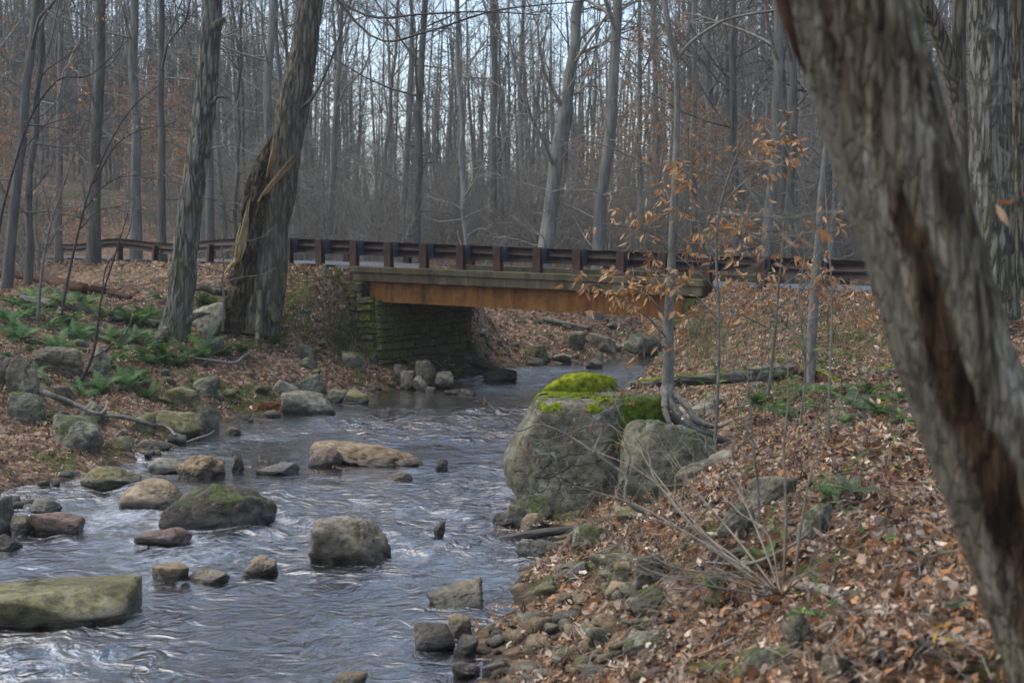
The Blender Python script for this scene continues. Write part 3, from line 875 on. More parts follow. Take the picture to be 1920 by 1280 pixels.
def leaf_cloud(bag, pos, xdir, up, size, col, rng, tmpl='beech', curl=0.5):
    """pos (n,3), xdir/up (n,3) leaf axis and face normal, size (n,)"""
    TV, TT = (BEECH_V, BEECH_T) if tmpl == 'beech' else (OAK_V, OAK_T)
    n = len(pos)
    x = xdir / (np.linalg.norm(xdir, axis=1)[:, None] + 1e-9)
    y = np.cross(up, x); y /= np.linalg.norm(y, axis=1)[:, None] + 1e-9
    z = np.cross(x, y)
    c1 = rng.normal(0.15, 1, n) * curl; c2 = rng.normal(0.2, 1, n) * curl
    lz = TV[None, :, 2] - c1[:, None] * (TV[None, :, 0] - 0.4) ** 2 + c2[:, None] * TV[None, :, 1] ** 2 * 2.2
    wid = rng.uniform(0.75, 1.15, n) * (0.72 if tmpl == 'beech' else 1.0)
    V = pos[:, None, :] + size[:, None, None] * (TV[None, :, 0, None] * x[:, None, :] + (TV[None, :, 1] * wid[:, None])[:, :, None] * y[:, None, :] + lz[:, :, None] * z[:, None, :])
    T = (np.arange(n)[:, None, None] * len(TV) + TT[None]).reshape(-1, 3)
    bag.add(V.reshape(-1, 3), tris=T, col=np.repeat(col, len(TV), 0))

COPPER = np.array([(0.40, 0.20, 0.075), (0.50, 0.28, 0.13), (0.56, 0.36, 0.20), (0.34, 0.145, 0.05), (0.48, 0.32, 0.18)])
LITTER = np.array([(0.32, 0.22, 0.145), (0.42, 0.305, 0.215), (0.20, 0.12, 0.072), (0.52, 0.41, 0.31), (0.10, 0.062, 0.042), (0.29, 0.135, 0.055), (0.23, 0.175, 0.135), (0.08, 0.053, 0.04), (0.36, 0.19, 0.09)])
def pick(pal, n, rng, var=0.2):
    c = pal[rng.integers(len(pal), size=n)]
    return c * rng.uniform(1 - var, 1 + var, (n, 1))

# ------------------------------------------------------------------ bare branching
def unit(v): return v / (np.linalg.norm(v) + 1e-9)
def limb(bag, p, d, L, r, rng, level, kids, wob=0.16, up=0.10, k=4, tips=None, nseg=5, shrink=0.55, spread=0.8):
    pts = [p]; q = p; dd = unit(d)
    for s in range(nseg):
        dd = unit(dd + rng.normal(0, wob, 3) + np.array([0, 0, up]))
        q = q + dd * L / nseg
        pts.append(q)
    pts = np.array(pts)
    bag.tube(pts, np.linspace(r, max(r * 0.22, 0.0015), nseg + 1), k)
    if tips is not None and level <= 1:
        tips.append(pts)
    if level <= 0: return
    n = kids[len(kids) - level]
    for i in range(n):
        f = rng.uniform(0.22, 1.0)
        j = min(int(f * nseg), nseg - 1)
        b = pts[j] + (pts[j + 1] - pts[j]) * (f * nseg - j)
        ax = unit(pts[j + 1] - pts[j])
        side = unit(np.cross(ax, rng.normal(0, 1, 3)))
        nd = unit(ax * rng.uniform(0.5, 1.0) + side * spread)
        limb(bag, b, nd, L * shrink * rng.uniform(0.6, 1.15) * (1.15 - 0.5 * f), max(r * 0.5 * (1.1 - 0.5 * f), 0.0028), rng, level - 1, kids, wob * 1.15, up * 0.7, 3, tips, max(3, nseg - 1), shrink, spread)

def bare_tree(H, r0, rng, lean=0.02, crown0=0.35, nl=14, kids=(5, 4), fork=False, low=3, kink=0.05, k=8):
    """returns trunk bag and crown bag, standing at the origin"""
    n = 22
    t = np.linspace(0, 1, n)
    dx = np.cumsum(rng.normal(0, kink, n)) * H / n * 1.6; dy = np.cumsum(rng.normal(0, kink, n)) * H / n * 1.6
    ph = rng.uniform(0, 6.28)
    P = np.stack([dx - dx[0] + lean * H * t * math.cos(ph), dy - dy[0] + lean * H * t * math.sin(ph), t * H - 0.4 * (t == 0)], 1)
    R = r0 * (1 - 0.86 * t ** 0.9) * (1 + 0.3 * np.exp(-t * H / 0.3))
    tr = Bag(); cr = Bag()
    tr.tube(P, R, k)
    for i in range(nl + low):
        f = crown0 + (0.98 - crown0) * rng.uniform(0, 1) ** 0.85 if i < nl else rng.uniform(0.08, crown0)
        x = f * (n - 1); j = int(x)
        b = P[j] + (P[min(j + 1, n - 1)] - P[j]) * (x - j)
        ang = rng.uniform(0, 6.28)
        el = rng.uniform(0.35, 1.0) if i < nl else rng.uniform(-0.1, 0.5)
        d = np.array([math.cos(ang) * math.cos(el), math.sin(ang) * math.cos(el), math.sin(el)])
        rr = np.interp(x, np.arange(n), R)
        if i < nl:
            limb(cr, b, d, H * rng.uniform(0.16, 0.30) * (1.15 - 0.55 * f), rr * rng.uniform(0.3, 0.55), rng, 2, kids)
        else:
            limb(cr, b, d, rng.uniform(1.2, 2.8), min(rr * 0.25, 0.025), rng, 2, (5, 4), 0.2, 0.02)
    return tr, cr

def build_tree(name, label, cat, tr, cr, loc, mt, mc, group=None, leaves=None):
    o = empty(name, loc)
    tag(o, label, cat, group)
    tr.build("trunk", mt, o)
    cr.build("crown", mc, o)
    if leaves is not None: leaves.build("leaves", M['leaf'], o, smooth=False)
    return o

R_ = np.random.default_rng(11)
# prototypes are the first individuals of the wood
def leafy(cr_tips, rng, n, size):
    b = Bag()
    pos, xd = [], []
    for _ in range(n):
        P = cr_tips[rng.integers(len(cr_tips))]
        j = rng.integers(len(P))
        pos.append(P[j] + rng.normal(0, 0.05, 3)); xd.append([rng.normal(0, 1), rng.normal(0, 1), rng.normal(-0.6, 0.5)])
    pos = np.array(pos); xd = np.array(xd)
    leaf_cloud(b, pos, xd, rng.normal(0, 1, (n, 3)), rng.uniform(0.7, 1.2, n) * size, pick(COPPER, n, rng) * 0.8, rng)
    return b

def young_tree(H, r0, rng, nb=22, kids=(5, 4), leaves=0, lsize=0.1, lean=0.08):
    tr, cr = Bag(), Bag()
    n = 12; t = np.linspace(0, 1, n)
    ph = rng.uniform(0, 6.28)
    dx = np.cumsum(rng.normal(0, 0.07, n)) * H / n * 2; dy = np.cumsum(rng.normal(0, 0.07, n)) * H / n * 2
    P = np.stack([dx - dx[0] + lean * H * t * math.cos(ph), dy - dy[0] + lean * H * t * math.sin(ph), H * t - 0.3 * (t == 0)], 1)
    R = r0 * (1 - 0.85 * t)
    tr.tube(P, R, 5)
    tips = []
    for i in range(nb):
        f = rng.uniform(0.1, 0.98)
        x = f * (n - 1); j = int(x)
        b = P[j] + (P[min(j + 1, n - 1)] - P[j]) * (x - j)
        a = rng.uniform(0, 6.28); el = rng.uniform(-0.1, 0.8)
        d = np.array([math.cos(a) * math.cos(el), math.sin(a) * math.cos(el), math.sin(el)])
        limb(cr, b, d, H * rng.uniform(0.18, 0.34) * (1.2 - 0.6 * f), max(r0 * 0.4 * (1 - 0.7 * f), 0.005), rng, 2, kids, 0.18, 0.06, 3, tips)
    lv = leafy(tips, rng, leaves, lsize) if leaves else None
    return tr, cr, lv

TALL = []
for i in range(9):
    H = R_.uniform(19, 26)
    r0 = [0.14, 0.18, 0.11, 0.22, 0.09, 0.28, 0.15, 0.12, 0.07][i]
    TALL.append((*bare_tree(H, r0, R_, R_.uniform(0, 0.07), R_.uniform(0.2, 0.34), 24, (7, 6), low=9, kink=R_.uniform(0.02, 0.07)), r0))
YOUNG = []
for i in range(7):
    YOUNG.append(young_tree(R_.uniform(4, 9), R_.uniform(0.02, 0.05), R_, 26, (6, 4), leaves=[0, 0, 700, 0, 1100, 0, 0][i], lsize=0.16))
proto_t, proto_y = {}, {}
def put_tall(i, loc, rz, sc, label, group=None, name="bare_tree", mats=None):
    tr, cr, r0 = TALL[i]
    key = (i, mats or 'far1')
    if key not in proto_t:
        o = empty(name, loc, (0, 0, rz)); o.scale = (sc,) * 3 if not hasattr(sc, '__len__') else sc
        tag(o, label, "tree", group)
        tr.build("trunk", M[key[1]], o); cr.build("crown", M['twig'] if key[1] == 'far1' else M['far2'], o)
        proto_t[key] = o
        return o
    o = dup(proto_t[key], loc, rz, sc, label)
    if "group" in o.keys(): del o["group"]
    if group: o["group"] = group
    return o
def put_young(i, loc, rz, sc, label, group=None):
    tr, cr, lv = YOUNG[i]
    if i not in proto_y:
        o = empty("young_tree", loc, (0, 0, rz)); o.scale = (sc,) * 3
        tag(o, label, "tree", group)
        tr.build("trunk", M['far1'], o); cr.build("crown", M['twig'], o)
        if lv is not None: lv.build("leaves", M['leaf'], o, smooth=False)
        proto_y[i] = o
        return o
    o = dup(proto_y[i], loc, rz, sc, label)
    if "group" in o.keys(): del o["group"]
    if group: o["group"] = group
    return o

taken = []
def free(x, y, d):
    return all((x - a) ** 2 + (y - b) ** 2 > d * d for a, b in taken)

# trees of the wood that the photo sets apart: bottom px, top px (at y = 0), trunk width px, distance, proto, label
NAMED = [
    (775, 462, 796, 18, 47, 'far2', "dark straight trunk rising behind the bridge rail, left of the curved trunk"),
    (994, 462, 1034, 31, 44, 'far1', "thick pale trunk curving to the right above the middle of the bridge"),
    (1114, 470, 1130, 25, 43, 'far1', "straight sturdy grey trunk beside the curved one above the bridge"),
    (704, 455, 722, 9, 58, 'far1', "thin slanting trunk between the broken tree and the dark straight trunk"),
    (752, 455, 758, 11, 56, 'far1', "slim upright trunk just to the left of the dark straight trunk"),
    (1047, 462, 1057, 9, 60, 'far2', "slender dark trunk between the curved trunk and the sturdy straight one"),
    (1384, 470, 1384, 18, 46, 'far2', "double stemmed dark trunk behind the copper leaved saplings"),
    (1436, 470, 1436, 24, 44, 'far1', "broad grey trunk left of the dark hemlock coloured trunk"),
    (1480, 470, 1497, 18, 41, 'far2', "dark purplish trunk close beside the big flaking trunk"),
    (174, 450, 174, 24, 44, 'far2', "dark upright trunk second from the edge at the far end of the old rail"),
    (253, 450, 253, 21, 47, 'far1', "grey upright trunk between the dark trunk and the bent one"),
    (304, 450, 290, 16, 42, 'far2', "bowed trunk bending left above the sagging guard rail"),
    (490, 450, 512, 19, 48, 'far1', "grey trunk showing between the two big leaning trees"),
    (615, 450, 628, 13, 55, 'far1', "pale slim trunk right beside the broken leaning tree"),
    (12, 480, 48, 20, 33, 'far2', "dark mossy trunk leaning right at the very edge by the old rail"),
    (48, 480, 52, 15, 35, 'far2', "dark trunk crossing the leaning mossy trunk at the edge"),
    (855, 455, 850, 10, 62, 'far1', "thin upright trunk in front of the bright gap of sky"),
    (925, 458, 935, 14, 57, 'far1', "grey trunk right of the bright gap of sky"),
    (1200, 470, 1190, 12, 52, 'far1', "slim grey trunk just left of the sapling on the boulder"),
    (1300, 470, 1310, 14, 54, 'far1', "grey trunk behind the copper leaves, right of the sapling on the boulder"),
    (395, 450, 400, 16, 50, 'far1', "pale trunk right behind the furrowed leaning tree"),
    (110, 455, 100, 14, 48, 'far1', "slim trunk among orange leaves near the far end of the old rail"),
]
for bx, by, tx, w, Y, mt, lab in NAMED:
    a = at(bx, by, Y); t = at(tx, 0, Y)
    z0 = gz(a[0], a[1])
    r = w / 2 / FPX * Y
    i = min(range(9), key=lambda q: abs(TALL[q][2] * 0.93 - r) + 0.02 * ((q * 7 + bx) % 5) * 0.1)
    s = r / (TALL[i][2] * 0.93)
    s2 = float(np.clip(s, 0.75, 1.3))
    o = put_tall(i, (a[0], a[1], z0), (bx * 1.7) % 6.28, (s, s, s2), lab, None, mats=mt)
    o.rotation_euler = (0, math.atan2(t[0] - a[0], t[2] - a[2]), 0)
    taken.append((a[0], a[1]))

# the wood behind the road
def wood_ok(x, y):
    d, u = road_dist(np.array([x]), np.array([y]))
    if d[0] < 4.2: return False
    if (x - P0[0]) * DN[0] + (y - P0[1]) * DN[1] < 4: return False
    if edgeL(y) - 0.8 < x < edgeR(y) + 0.8 and y < 46: return False
    return True
cnt = 0
tries = 0
while cnt < 190 and tries < 20000:
    tries += 1
    ang = R_.uniform(-0.46, 0.46); y = 38 + 78 * R_.uniform(0, 1) ** 0.8
    x = math.tan(ang) * y
    mid = abs(ang + 0.02) < 0.10
    if mid and R_.uniform() < 0.5: continue
    if not wood_ok(x, y) or not free(x, y, 1.3): continue
    i = int(R_.choice(9, p=[.14, .12, .16, .06, .16, .04, .10, .12, .10]))
    s = R_.uniform(0.75, 1.1)
    put_tall(i, (x, y, gz(x, y)), R_.uniform(0, 6.28), (s * 1.05, s * 1.05, s), "tall bare grey tree in the crowded wood beyond the road", "bare trees of the wood beyond the road", mats='far1' if R_.uniform() < .65 else 'far2')
    taken.append((x, y)); cnt += 1
cnt = 0; tries = 0
while cnt < 230 and tries < 20000:
    tries += 1
    ang = R_.uniform(-0.44, 0.44); y = 37 + 50 * R_.uniform(0, 1) ** 1.3
    x = math.tan(ang) * y
    if not wood_ok(x, y) or not free(x, y, 0.6) or (-3 < x < 16 and y < 48): continue
    lf = ang < -0.22 or (0.05 < ang < 0.2 and R_.uniform() < .4)
    i = int(R_.choice([2, 4])) if (lf and R_.uniform() < 0.6) else int(R_.choice([0, 1, 3, 5, 6]))
    lab = ("young beech holding copper leaves in the wood beyond the road", "young leaf holding beeches of the wood") if i in (2, 4) else ("thin bare young tree with fine twigs in the wood beyond the road", "bare young trees of the wood")
    put_young(i, (x, y, gz(x, y)), R_.uniform(0, 6.28), R_.uniform(0.6, 1.15), lab[0], lab[1])
    taken.append((x, y)); cnt += 1

# far hillside: one mass of trunks and twigs nobody could count
fb = Bag()
rr = np.random.default_rng(23)
for _ in range(1700):
    ang = rr.uniform(-0.45, 0.45); y = rr.uniform(100, 210); x = math.tan(ang) * y
    if abs(ang + .02) < .14 and rr.uniform() < .5: continue
    z = gz(x, y); H = rr.uniform(13, 21); r = rr.uniform(0.07, 0.2)
    lean = rr.normal(0, 0.05, 2) * H
    p = np.array([[x, y, z - .3], [x + lean[0] * .5 + rr.normal(0, .2), y + lean[1] * .5, z + H * .5], [x + lean[0], y + lean[1], z + H]])
    fb.tube(p, [r, r * .65, 0.02], 4)
    for _k in range(16):
        f = rr.uniform(0.12, 0.95); b0 = p[0] * (1 - f) + p[2] * f
        a = rr.uniform(0, 6.28); el = rr.uniform(0.1, 1.0); L = rr.uniform(1.5, 4.2) * (1.1 - 0.6 * f)
        d = np.array([math.cos(a) * math.cos(el), math.sin(a) * math.cos(el), math.sin(el)])
        m = b0 + d * L * .5 + rr.normal(0, .15, 3); e = b0 + d * L + np.array([0, 0, .4])
        fb.tube([b0, m, e], [0.04, 0.025, 0.008], 3)
        for _q in range(3):
            d2 = unit(d + rr.normal(0, .6, 3))
            fb.tube([m, m + d2 * L * .3, m + d2 * L * .55 + rr.normal(0, .08, 3)], [0.016, 0.012, 0.006], 3)
tag(fb.build("forest", M['far1']), kind="stuff")

# low thicket of fine twigs between the trunks
tb = Bag()
for _ in range(2300):
    for _t in range(20):
        ang = rr.uniform(-0.42, 0.42); y = 38 + 45 * rr.uniform(0, 1) ** 1.2; x = math.tan(ang) * y
        if wood_ok(x, y) and not (-4 < x < 18 and y < 52): break
    else: continue
    z = gz(x, y)
    for _k in range(4):
        d = unit(np.array([rr.normal(0, .4), rr.normal(0, .4), 1]))
        L = rr.uniform(0.8, 2.4) if rr.uniform() < .6 else rr.uniform(2.4, 5.0)
        limb(tb, np.array([x + rr.normal(0, .15), y + rr.normal(0, .15), z - .05]), d, L, 0.008 + .002 * L, rr, 1, (8,), 0.16, 0.0, 3, None, 4, 0.5)
tag(tb.build("undergrowth", M['brush']), kind="stuff")
# ------------------------------------------------------------------ the big trees near the stream
def px_path(rows, n=24):
    """rows of (px, py, Y, width px) -> points and radii"""
    c = curve_pts(rows, n)
    P = np.array([at(r[0], r[1], r[2]) for r in c])
    return P, np.maximum(c[:, 3], 0.6) / 2 / FPX * c[:, 2]

def ridged(seed, fa=5.0, fs=1.6, amp=0.10, lump=0.12):
    def f(a, pts, rad):
        s = np.concatenate([[0], np.cumsum(np.linalg.norm(np.diff(pts, axis=0), axis=1))])
        A, S = np.meshgrid(a, s)
        q = np.stack([np.cos(A).ravel() * fa, np.sin(A).ravel() * fa, S.ravel() * fs], 1)
        w = fbm(q * np.array([.4, .4, 1.2]) + 50, 2, seed + 9)
        q[:, :2] += w[:, None] * 1.2
        n = fbm(q, 4, seed, 0.6)
        r = 1 - np.abs(n) * 3.0
        l = fbm(np.stack([np.cos(A).ravel() * 1.1, np.sin(A).ravel() * 1.1, S.ravel() * 0.8], 1), 3, seed + 5)
        out = -np.clip(r, 0, 1) * amp + l * lump
        return out.reshape(A.shape) * rad[:, None]
    return f

def extend_up(rows, dz, n=4, bend=0.0):
    (x0, y0, Y0, w0), (x1, y1, Y1, w1) = rows[-2], rows[-1]
    out = list(rows)
    L = math.hypot(x1 - x0, y1 - y0)
    step = dz / Y1 * FPX / n
    for i in range(1, n + 1):
        out.append((x1 + (x1 - x0) / L * step * i, y1 + (y1 - y0) / L * step * i, Y1, w1 * (1 - 0.16 * i)))
    return out

def crown_for(P, rad, rng, n=14, f0=0.72, L=4.0):
    cr = Bag()
    m = len(P)
    for _ in range(n):
        x = rng.uniform(f0, 0.99) * (m - 1); j = int(x)
        a = rng.uniform(0, 6.28); el = rng.uniform(0.3, 1.0)
        d = np.array([math.cos(a) * math.cos(el), math.sin(a) * math.cos(el), math.sin(el)])
        limb(cr, P[j], d, L * rng.uniform(0.6, 1.2), rad[j] * 0.45, rng, 2, (5, 4))
    return cr
hr = np.random.default_rng(41)

# A: furrowed leaning tree
YA = 28.0
rows = [(318, 665, YA, 70), (326, 625, YA, 60), (338, 560, YA, 51), (352, 430, YA, 48), (372, 280, YA, 45), (383, 200, YA, 43), (396, 60, YA, 40), (400, -60, YA, 37)]
P, R = px_path(extend_up(rows, 9), 260)
tA = empty("leaning_tree", tuple(P[0]))
tag(tA, "leaning tree with deeply furrowed bark and green moss on its lower trunk, left bank", "tree")
bpy.context.view_layer.update()
b = Bag(); b.tube(P, R, 84, disp=ridged(3, 5.5, 1.3, 0.16, 0.10)); child(b.build("trunk", M['barkA']), tA)
child(crown_for(P, R, hr).build("crown", M['far2']), tA)
for rw in ([(392, 62, YA - .1, 22), (404, 48, YA - .15, 17), (417, 38, YA - .2, 13), (420, 33, YA - .2, 6)], [(397, 196, YA - .15, 10), (405, 184, YA - .2, 7), (418, 182, YA - .2, 5), (431, 184, YA - .2, 2)]):
    p, r = px_path(rw, 10); b = Bag(); b.tube(p, r, 10, cap=True); child(b.build("branch_stub", M['barkA']), tA)
for rw in ([(318, 610, YA, 26), (300, 632, YA - .5, 18), (282, 645, YA - .8, 10), (262, 655, YA - 1, 3)], [(335, 615, YA, 24), (352, 600, YA - .1, 16), (372, 590, YA, 10), (395, 588, YA, 3)], [(325, 630, YA, 26), (320, 662, YA - .7, 16), (318, 690, YA - 1, 4)]):
    p, r = px_path(rw, 12); b = Bag(); b.tube(p, r, 12, disp=ridged(7, 3, 3, .15, .2)); child(b.build("root", M['barkA']), tA)

# B: broken leaning tree with torn wood
YB = 30.0
rows = [(486, 625, YB, 84), (492, 580, YB, 74), (503, 520, YB, 68), (512, 430, YB, 60), (530, 340, YB, 60), (537, 280, YB, 60), (549, 200, YB, 58), (569, 100, YB, 53), (583, 0, YB, 47), (594, -80, YB, 44)]
P, R = px_path(extend_up(rows, 9), 260)
tB = empty("broken_tree", tuple(P[0]))
tag(tB, "broken leaning tree with torn brown wood and a pale yellow splinter on its trunk", "tree")
bpy.context.view_layer.update()
b = Bag(); b.tube(P, R, 84, disp=ridged(13, 5.5, 1.0, 0.13, 0.12)); child(b.build("trunk", M['barkB']), tB)
child(crown_for(P, R, hr).build("crown", M['far2']), tB)
rows = [(448, 625, YB - .1, 66), (452, 580, YB - .1, 60), (460, 520, YB - .1, 62), (468, 450, YB - .1, 62), (478, 390, YB - .1, 56), (490, 340, YB - .1, 48), (503, 300, YB - .05, 36), (516, 262, YB, 22), (524, 244, YB, 6)]
P, R = px_path(rows, 150)
b = Bag(); b.tube(P, R, 72, disp=ridged(17, 3.2, 1.6, 0.42, 0.30)); child(b.build("torn_wood", M['rotwood']), tB)
def slab(bag, rows, thick, seed, n=11):
    """an irregular flat splinter, rows (px, py, Y, width px)"""
    c = curve_pts(rows, n)
    r = np.random.default_rng(seed)
    V = []
    for i, (x, y, Y, w) in enumerate(c):
        j = c[min(i + 1, n - 1)][:2] - c[max(i - 1, 0)][:2]
        nx_, ny_ = -j[1], j[0]; l = math.hypot(nx_, ny_); nx_ /= l; ny_ /= l
        w2 = w / 2 * r.uniform(0.9, 1.08)
        for s, yy in ((-1, 0), (-.4, -thick * r.uniform(.8, 1.1)), (.4, -thick * r.uniform(.8, 1.1)), (1, 0), (0, thick)):
            V.append(at(x + nx_ * w2 * s, y + ny_ * w2 * s, Y + yy))
    k = 5
    i = np.arange(n - 1)[:, None] * k; j = np.arange(k)[None, :]; j2 = (j + 1) % k
    bag.add(np.array(V), quads=np.stack([i + j, i + k + j, i + k + j2, i + j2], -1).reshape(-1, 4))
b = Bag(); rs = np.random.default_rng(5)
for q in range(15):                                  # ragged fibres of the torn sapwood
    f = (q / 14 - .5) * 2; y0 = 484 + rs.normal(0, 9) - 10 * abs(f); y1 = 378 + 55 * abs(f) ** 1.5 + rs.normal(0, 12)
    xl = lambda y, f=f: 446 + (484 - y) * .20 + f * np.interp(y, [370, 400, 435, 465, 495], [2, 6, 9, 9, 5])
    ym = (y0 + y1) / 2
    slab(b, [(xl(y0), y0, YB - .47, 1.5), (xl(ym), ym, YB - .47 - .03 * rs.uniform(), rs.uniform(2.5, 5)), (xl(y1), y1, YB - .44, .6)], .025, q, 7)
child(b.build("splinter", M['pale_wood'], smooth=False), tB)
b = Bag(); slab(b, [(420, 514, YB - .45, 3), (432, 500, YB - .45, 9), (444, 486, YB - .46, 7), (449, 476, YB - .46, 2)], .03, 2); child(b.build("splinter", M['pale_wood'], smooth=False), tB)
b = Bag()
for q in range(4): slab(b, [(484 + q * 2, 378 - q * 4, YB - .46, 3), (500 + q, 353 + q * 2, YB - .47, 5), (520 + q * 1.5, 329 + q * 2, YB - .46, 4), (538 + q * 3, 306 + q, YB - .44, 3), (552 + q * 2 - (q == 2) * 9, 290 + (q == 2) * 12, YB - .42, .8)], .03, 3 + q)
child(b.build("splinter", M['tan_wood'], smooth=False), tB)
b = Bag()
for q in range(4): slab(b, [(500 + q * 3, 334 - q * 5, YB - .40, 2), (505 + q * 3, 306, YB - .42, 4), (511 + q * 2, 282, YB - .40, 3.5), (514 + q * 2, 258 + q * 5, YB - .36, .8)], .03, 14 + q)
child(b.build("splinter", M['tan_wood'], smooth=False), tB)
for rw in ([(430, 545, YB, 22), (405, 548, YB - .2, 15), (380, 540, YB - .3, 12), (355, 545, YB - .3, 4)], [(488, 545, YB - .4, 16), (486, 590, YB - .5, 14), (482, 640, YB - .8, 9), (480, 662, YB - 1, 4)], [(420, 560, YB - .2, 18), (405, 590, YB - .5, 12), (398, 600, YB - .6, 4)], [(505, 570, YB - .2, 30), (512, 592, YB - .4, 18), (516, 605, YB - .5, 6)]):
    p, r = px_path(rw, 14); b = Bag(); b.tube(p, r, 14, disp=ridged(27, 3, 3, .2, .2)); child(b.build("root", M['barkB']), tB)
for rw in ([(552, 210, YB, 9), (580, 190, YB - .4, 6), (605, 150, YB - .6, 5), (640, 60, YB - .8, 4), (665, -20, YB - 1, 3)],):
    p, r = px_path(rw, 16); b = Bag(); b.tube(p, r, 6); child(b.build("branch", M['far2']), tB)

# the flaking trunk close to the camera
YN = 4.25
rows = [(2075, 1640, YN - .15, 235), (2042, 1420, YN - .1, 222), (2000, 1280, YN, 212), (1925, 1060, YN, 212), (1853, 860, YN, 216), (1778, 640, YN, 222), (1716, 430, YN, 220), (1648, 215, YN, 222), (1586, 0, YN, 226), (1545, -120, YN, 222)]
rows = extend_up(rows, 7, 5)
P, R = px_path(rows, 420)
P[:, 2] = np.minimum(P[:, 2], 99)
tN = empty("flaking_tree", tuple(P[0]))
tag(tN, "big leaning trunk with flaking pale bark and rotten brown streaks, close to the camera", "tree")
bpy.context.view_layer.update()
b = Bag(); b.tube(P, R, 120, disp=ridged(33, 3.4, 2.2, 0.075, 0.12))
V = b.v[0]
ctr = np.repeat(P, 120, 0); rad = np.repeat(R, 120)
tt = (V - ctr)[:, 0] / rad
cc = curve_pts(rows, 420); pyv = np.repeat(cc[:, 1], 120)
t0 = np.interp(pyv, [0, 200, 430, 640, 860, 1100], [-0.35, -0.25, -0.3, -0.42, -0.3, -0.2])
sg = np.interp(pyv, [0, 200, 430, 640, 860, 1100], [0.26, 0.32, 0.28, 0.36, 0.42, 0.5])
nn = fbm(V * np.array([6, 6, 2.2]), 3, 3)
rot = np.exp(-((tt - t0 + nn * .25) / sg) ** 2) * np.interp(pyv, [-100, 0, 300, 420, 860, 1280], [.6, .8, .55, 1, 1, .85]) * (0.75 + 0.6 * fbm(V * np.array([3, 3, 1.6]), 3, 8))
pale = sstep(-.58, -.86, tt + nn * .15) * 0.85 * np.interp(pyv, [700, 1000], [1, .3])
mossa = sstep(.55, .95, tt) * np.interp(pyv, [0, 500, 1280], [.75, .35, .5]) + sstep(700, 1250, pyv) * .25
V -= (V - ctr) * (np.clip(rot, 0, 1) * 0.13)[:, None]
child(b.build("trunk", M['old_trunk'], fattr={"rot": rot, "pale": pale, "moss": mossa}), tN)
child(crown_for(P, R * .5, hr, 10, 0.86, 3.0).build("crown", M['far1']), tN)
b = Bag(); b.tube(*px_path([(1440, -120, YN - .1, 20), (1462, -20, YN - .12, 30), (1480, 50, YN - .13, 22), (1497, 105, YN - .12, 12), (1512, 140, YN - .1, 4)], 30), 14, disp=ridged(9, 2, 6, .3, .4)); child(b.build("hanging_bark", M['red_wood']), tN)
lb = Bag()
NEARTW = [[(1610, 402, 4.5, 6), (1540, 398, 4.9, 6), (1480, 408, 5.2, 5), (1410, 403, 5.5, 4), (1335, 398, 5.8, 3)], [(1620, 418, 4.5, 6), (1560, 430, 4.9, 5), (1480, 442, 5.2, 4), (1400, 436, 5.6, 3)],
          [(1740, 120, 4.6, 6), (1800, 152, 4.9, 5), (1870, 160, 5.1, 4), (1960, 172, 5.3, 3)], [(1755, 205, 4.6, 6), (1830, 203, 4.9, 5), (1900, 192, 5.1, 4), (1980, 190, 5.3, 3)],
          [(1800, 352, 4.6, 7), (1850, 346, 4.9, 6), (1900, 338, 5.1, 5), (1990, 345, 5.3, 3)], [(1805, 395, 4.6, 6), (1870, 385, 4.9, 5), (1930, 362, 5.1, 4)]]
for rw in NEARTW:
    p, r = px_path(rw, 16); b = Bag(); b.tube(p, r * .55, 6)
    for _ in range(4):
        j = hr.integers(4, 14); limb(b, p[j], unit(p[j] - p[j - 2]) + hr.normal(0, .35, 3), hr.uniform(.2, .45), .0022, hr, 1, (3,), .15, 0.02)
    child(b.build("branch", M['barkC']), tN)
    if rw[0][0] > 1790 or rw[0][0] == 1620:
        n = 5; j = hr.integers(6, 16, n)
        leaf_cloud(lb, p[j] + hr.normal(0, .015, (n, 3)), np.stack([hr.normal(.4, .4, n), hr.normal(0, .3, n), hr.normal(-.5, .3, n)], 1), hr.normal(0, 1, (n, 3)), hr.uniform(.06, .1, n), pick(COPPER, n, hr), hr)
child(lb.build("leaves", M['leaf'], smooth=False), tN)

# forked grey trees at the right edge behind the flaking trunk
def plain_hero(name, label, rows, mat, k=40, amp=.1, up=8, branches=(), crown=True, fa=5.0, bmat=None, extra=None):
    P, R = px_path(extend_up(rows, up) if up else rows, 140)
    o = empty(name, tuple(P[0])); tag(o, label, "tree"); bpy.context.view_layer.update()
    b = Bag(); b.tube(P, R, k, disp=ridged(abs(hash(label[:4])) % 7 + 3 if False else len(label) % 17, fa, 1.2, amp, .09)); child(b.build("trunk", mat), o)
    if crown: child(crown_for(P, R, hr, 12, .7, 3.2).build("crown", bmat or M['far1']), o)
    for rw in branches:
        p, r = px_path(rw, 18); b = Bag(); b.tube(p, r, max(6, k // 4))
        for _ in range(5):
            j = hr.integers(6, 17); limb(b, p[j], (p[j] - p[j - 2]) + hr.normal(0, .25, 3), hr.uniform(.4, 1.1), max(r[j] * .4, .004), hr, 1, (4,), .15, 0.03)
        child(b.build("branch", bmat or mat), o)
    return o
YR = 22.0
plain_hero("grey_tree", "wide pale grey furrowed tree behind the flaking trunk, partly hidden by it", [(1868, 600, YR, 92), (1862, 480, YR, 82), (1858, 300, YR, 78), (1857, 100, YR, 78), (1857, -60, YR, 76)], M['barkA'], 60, .16)
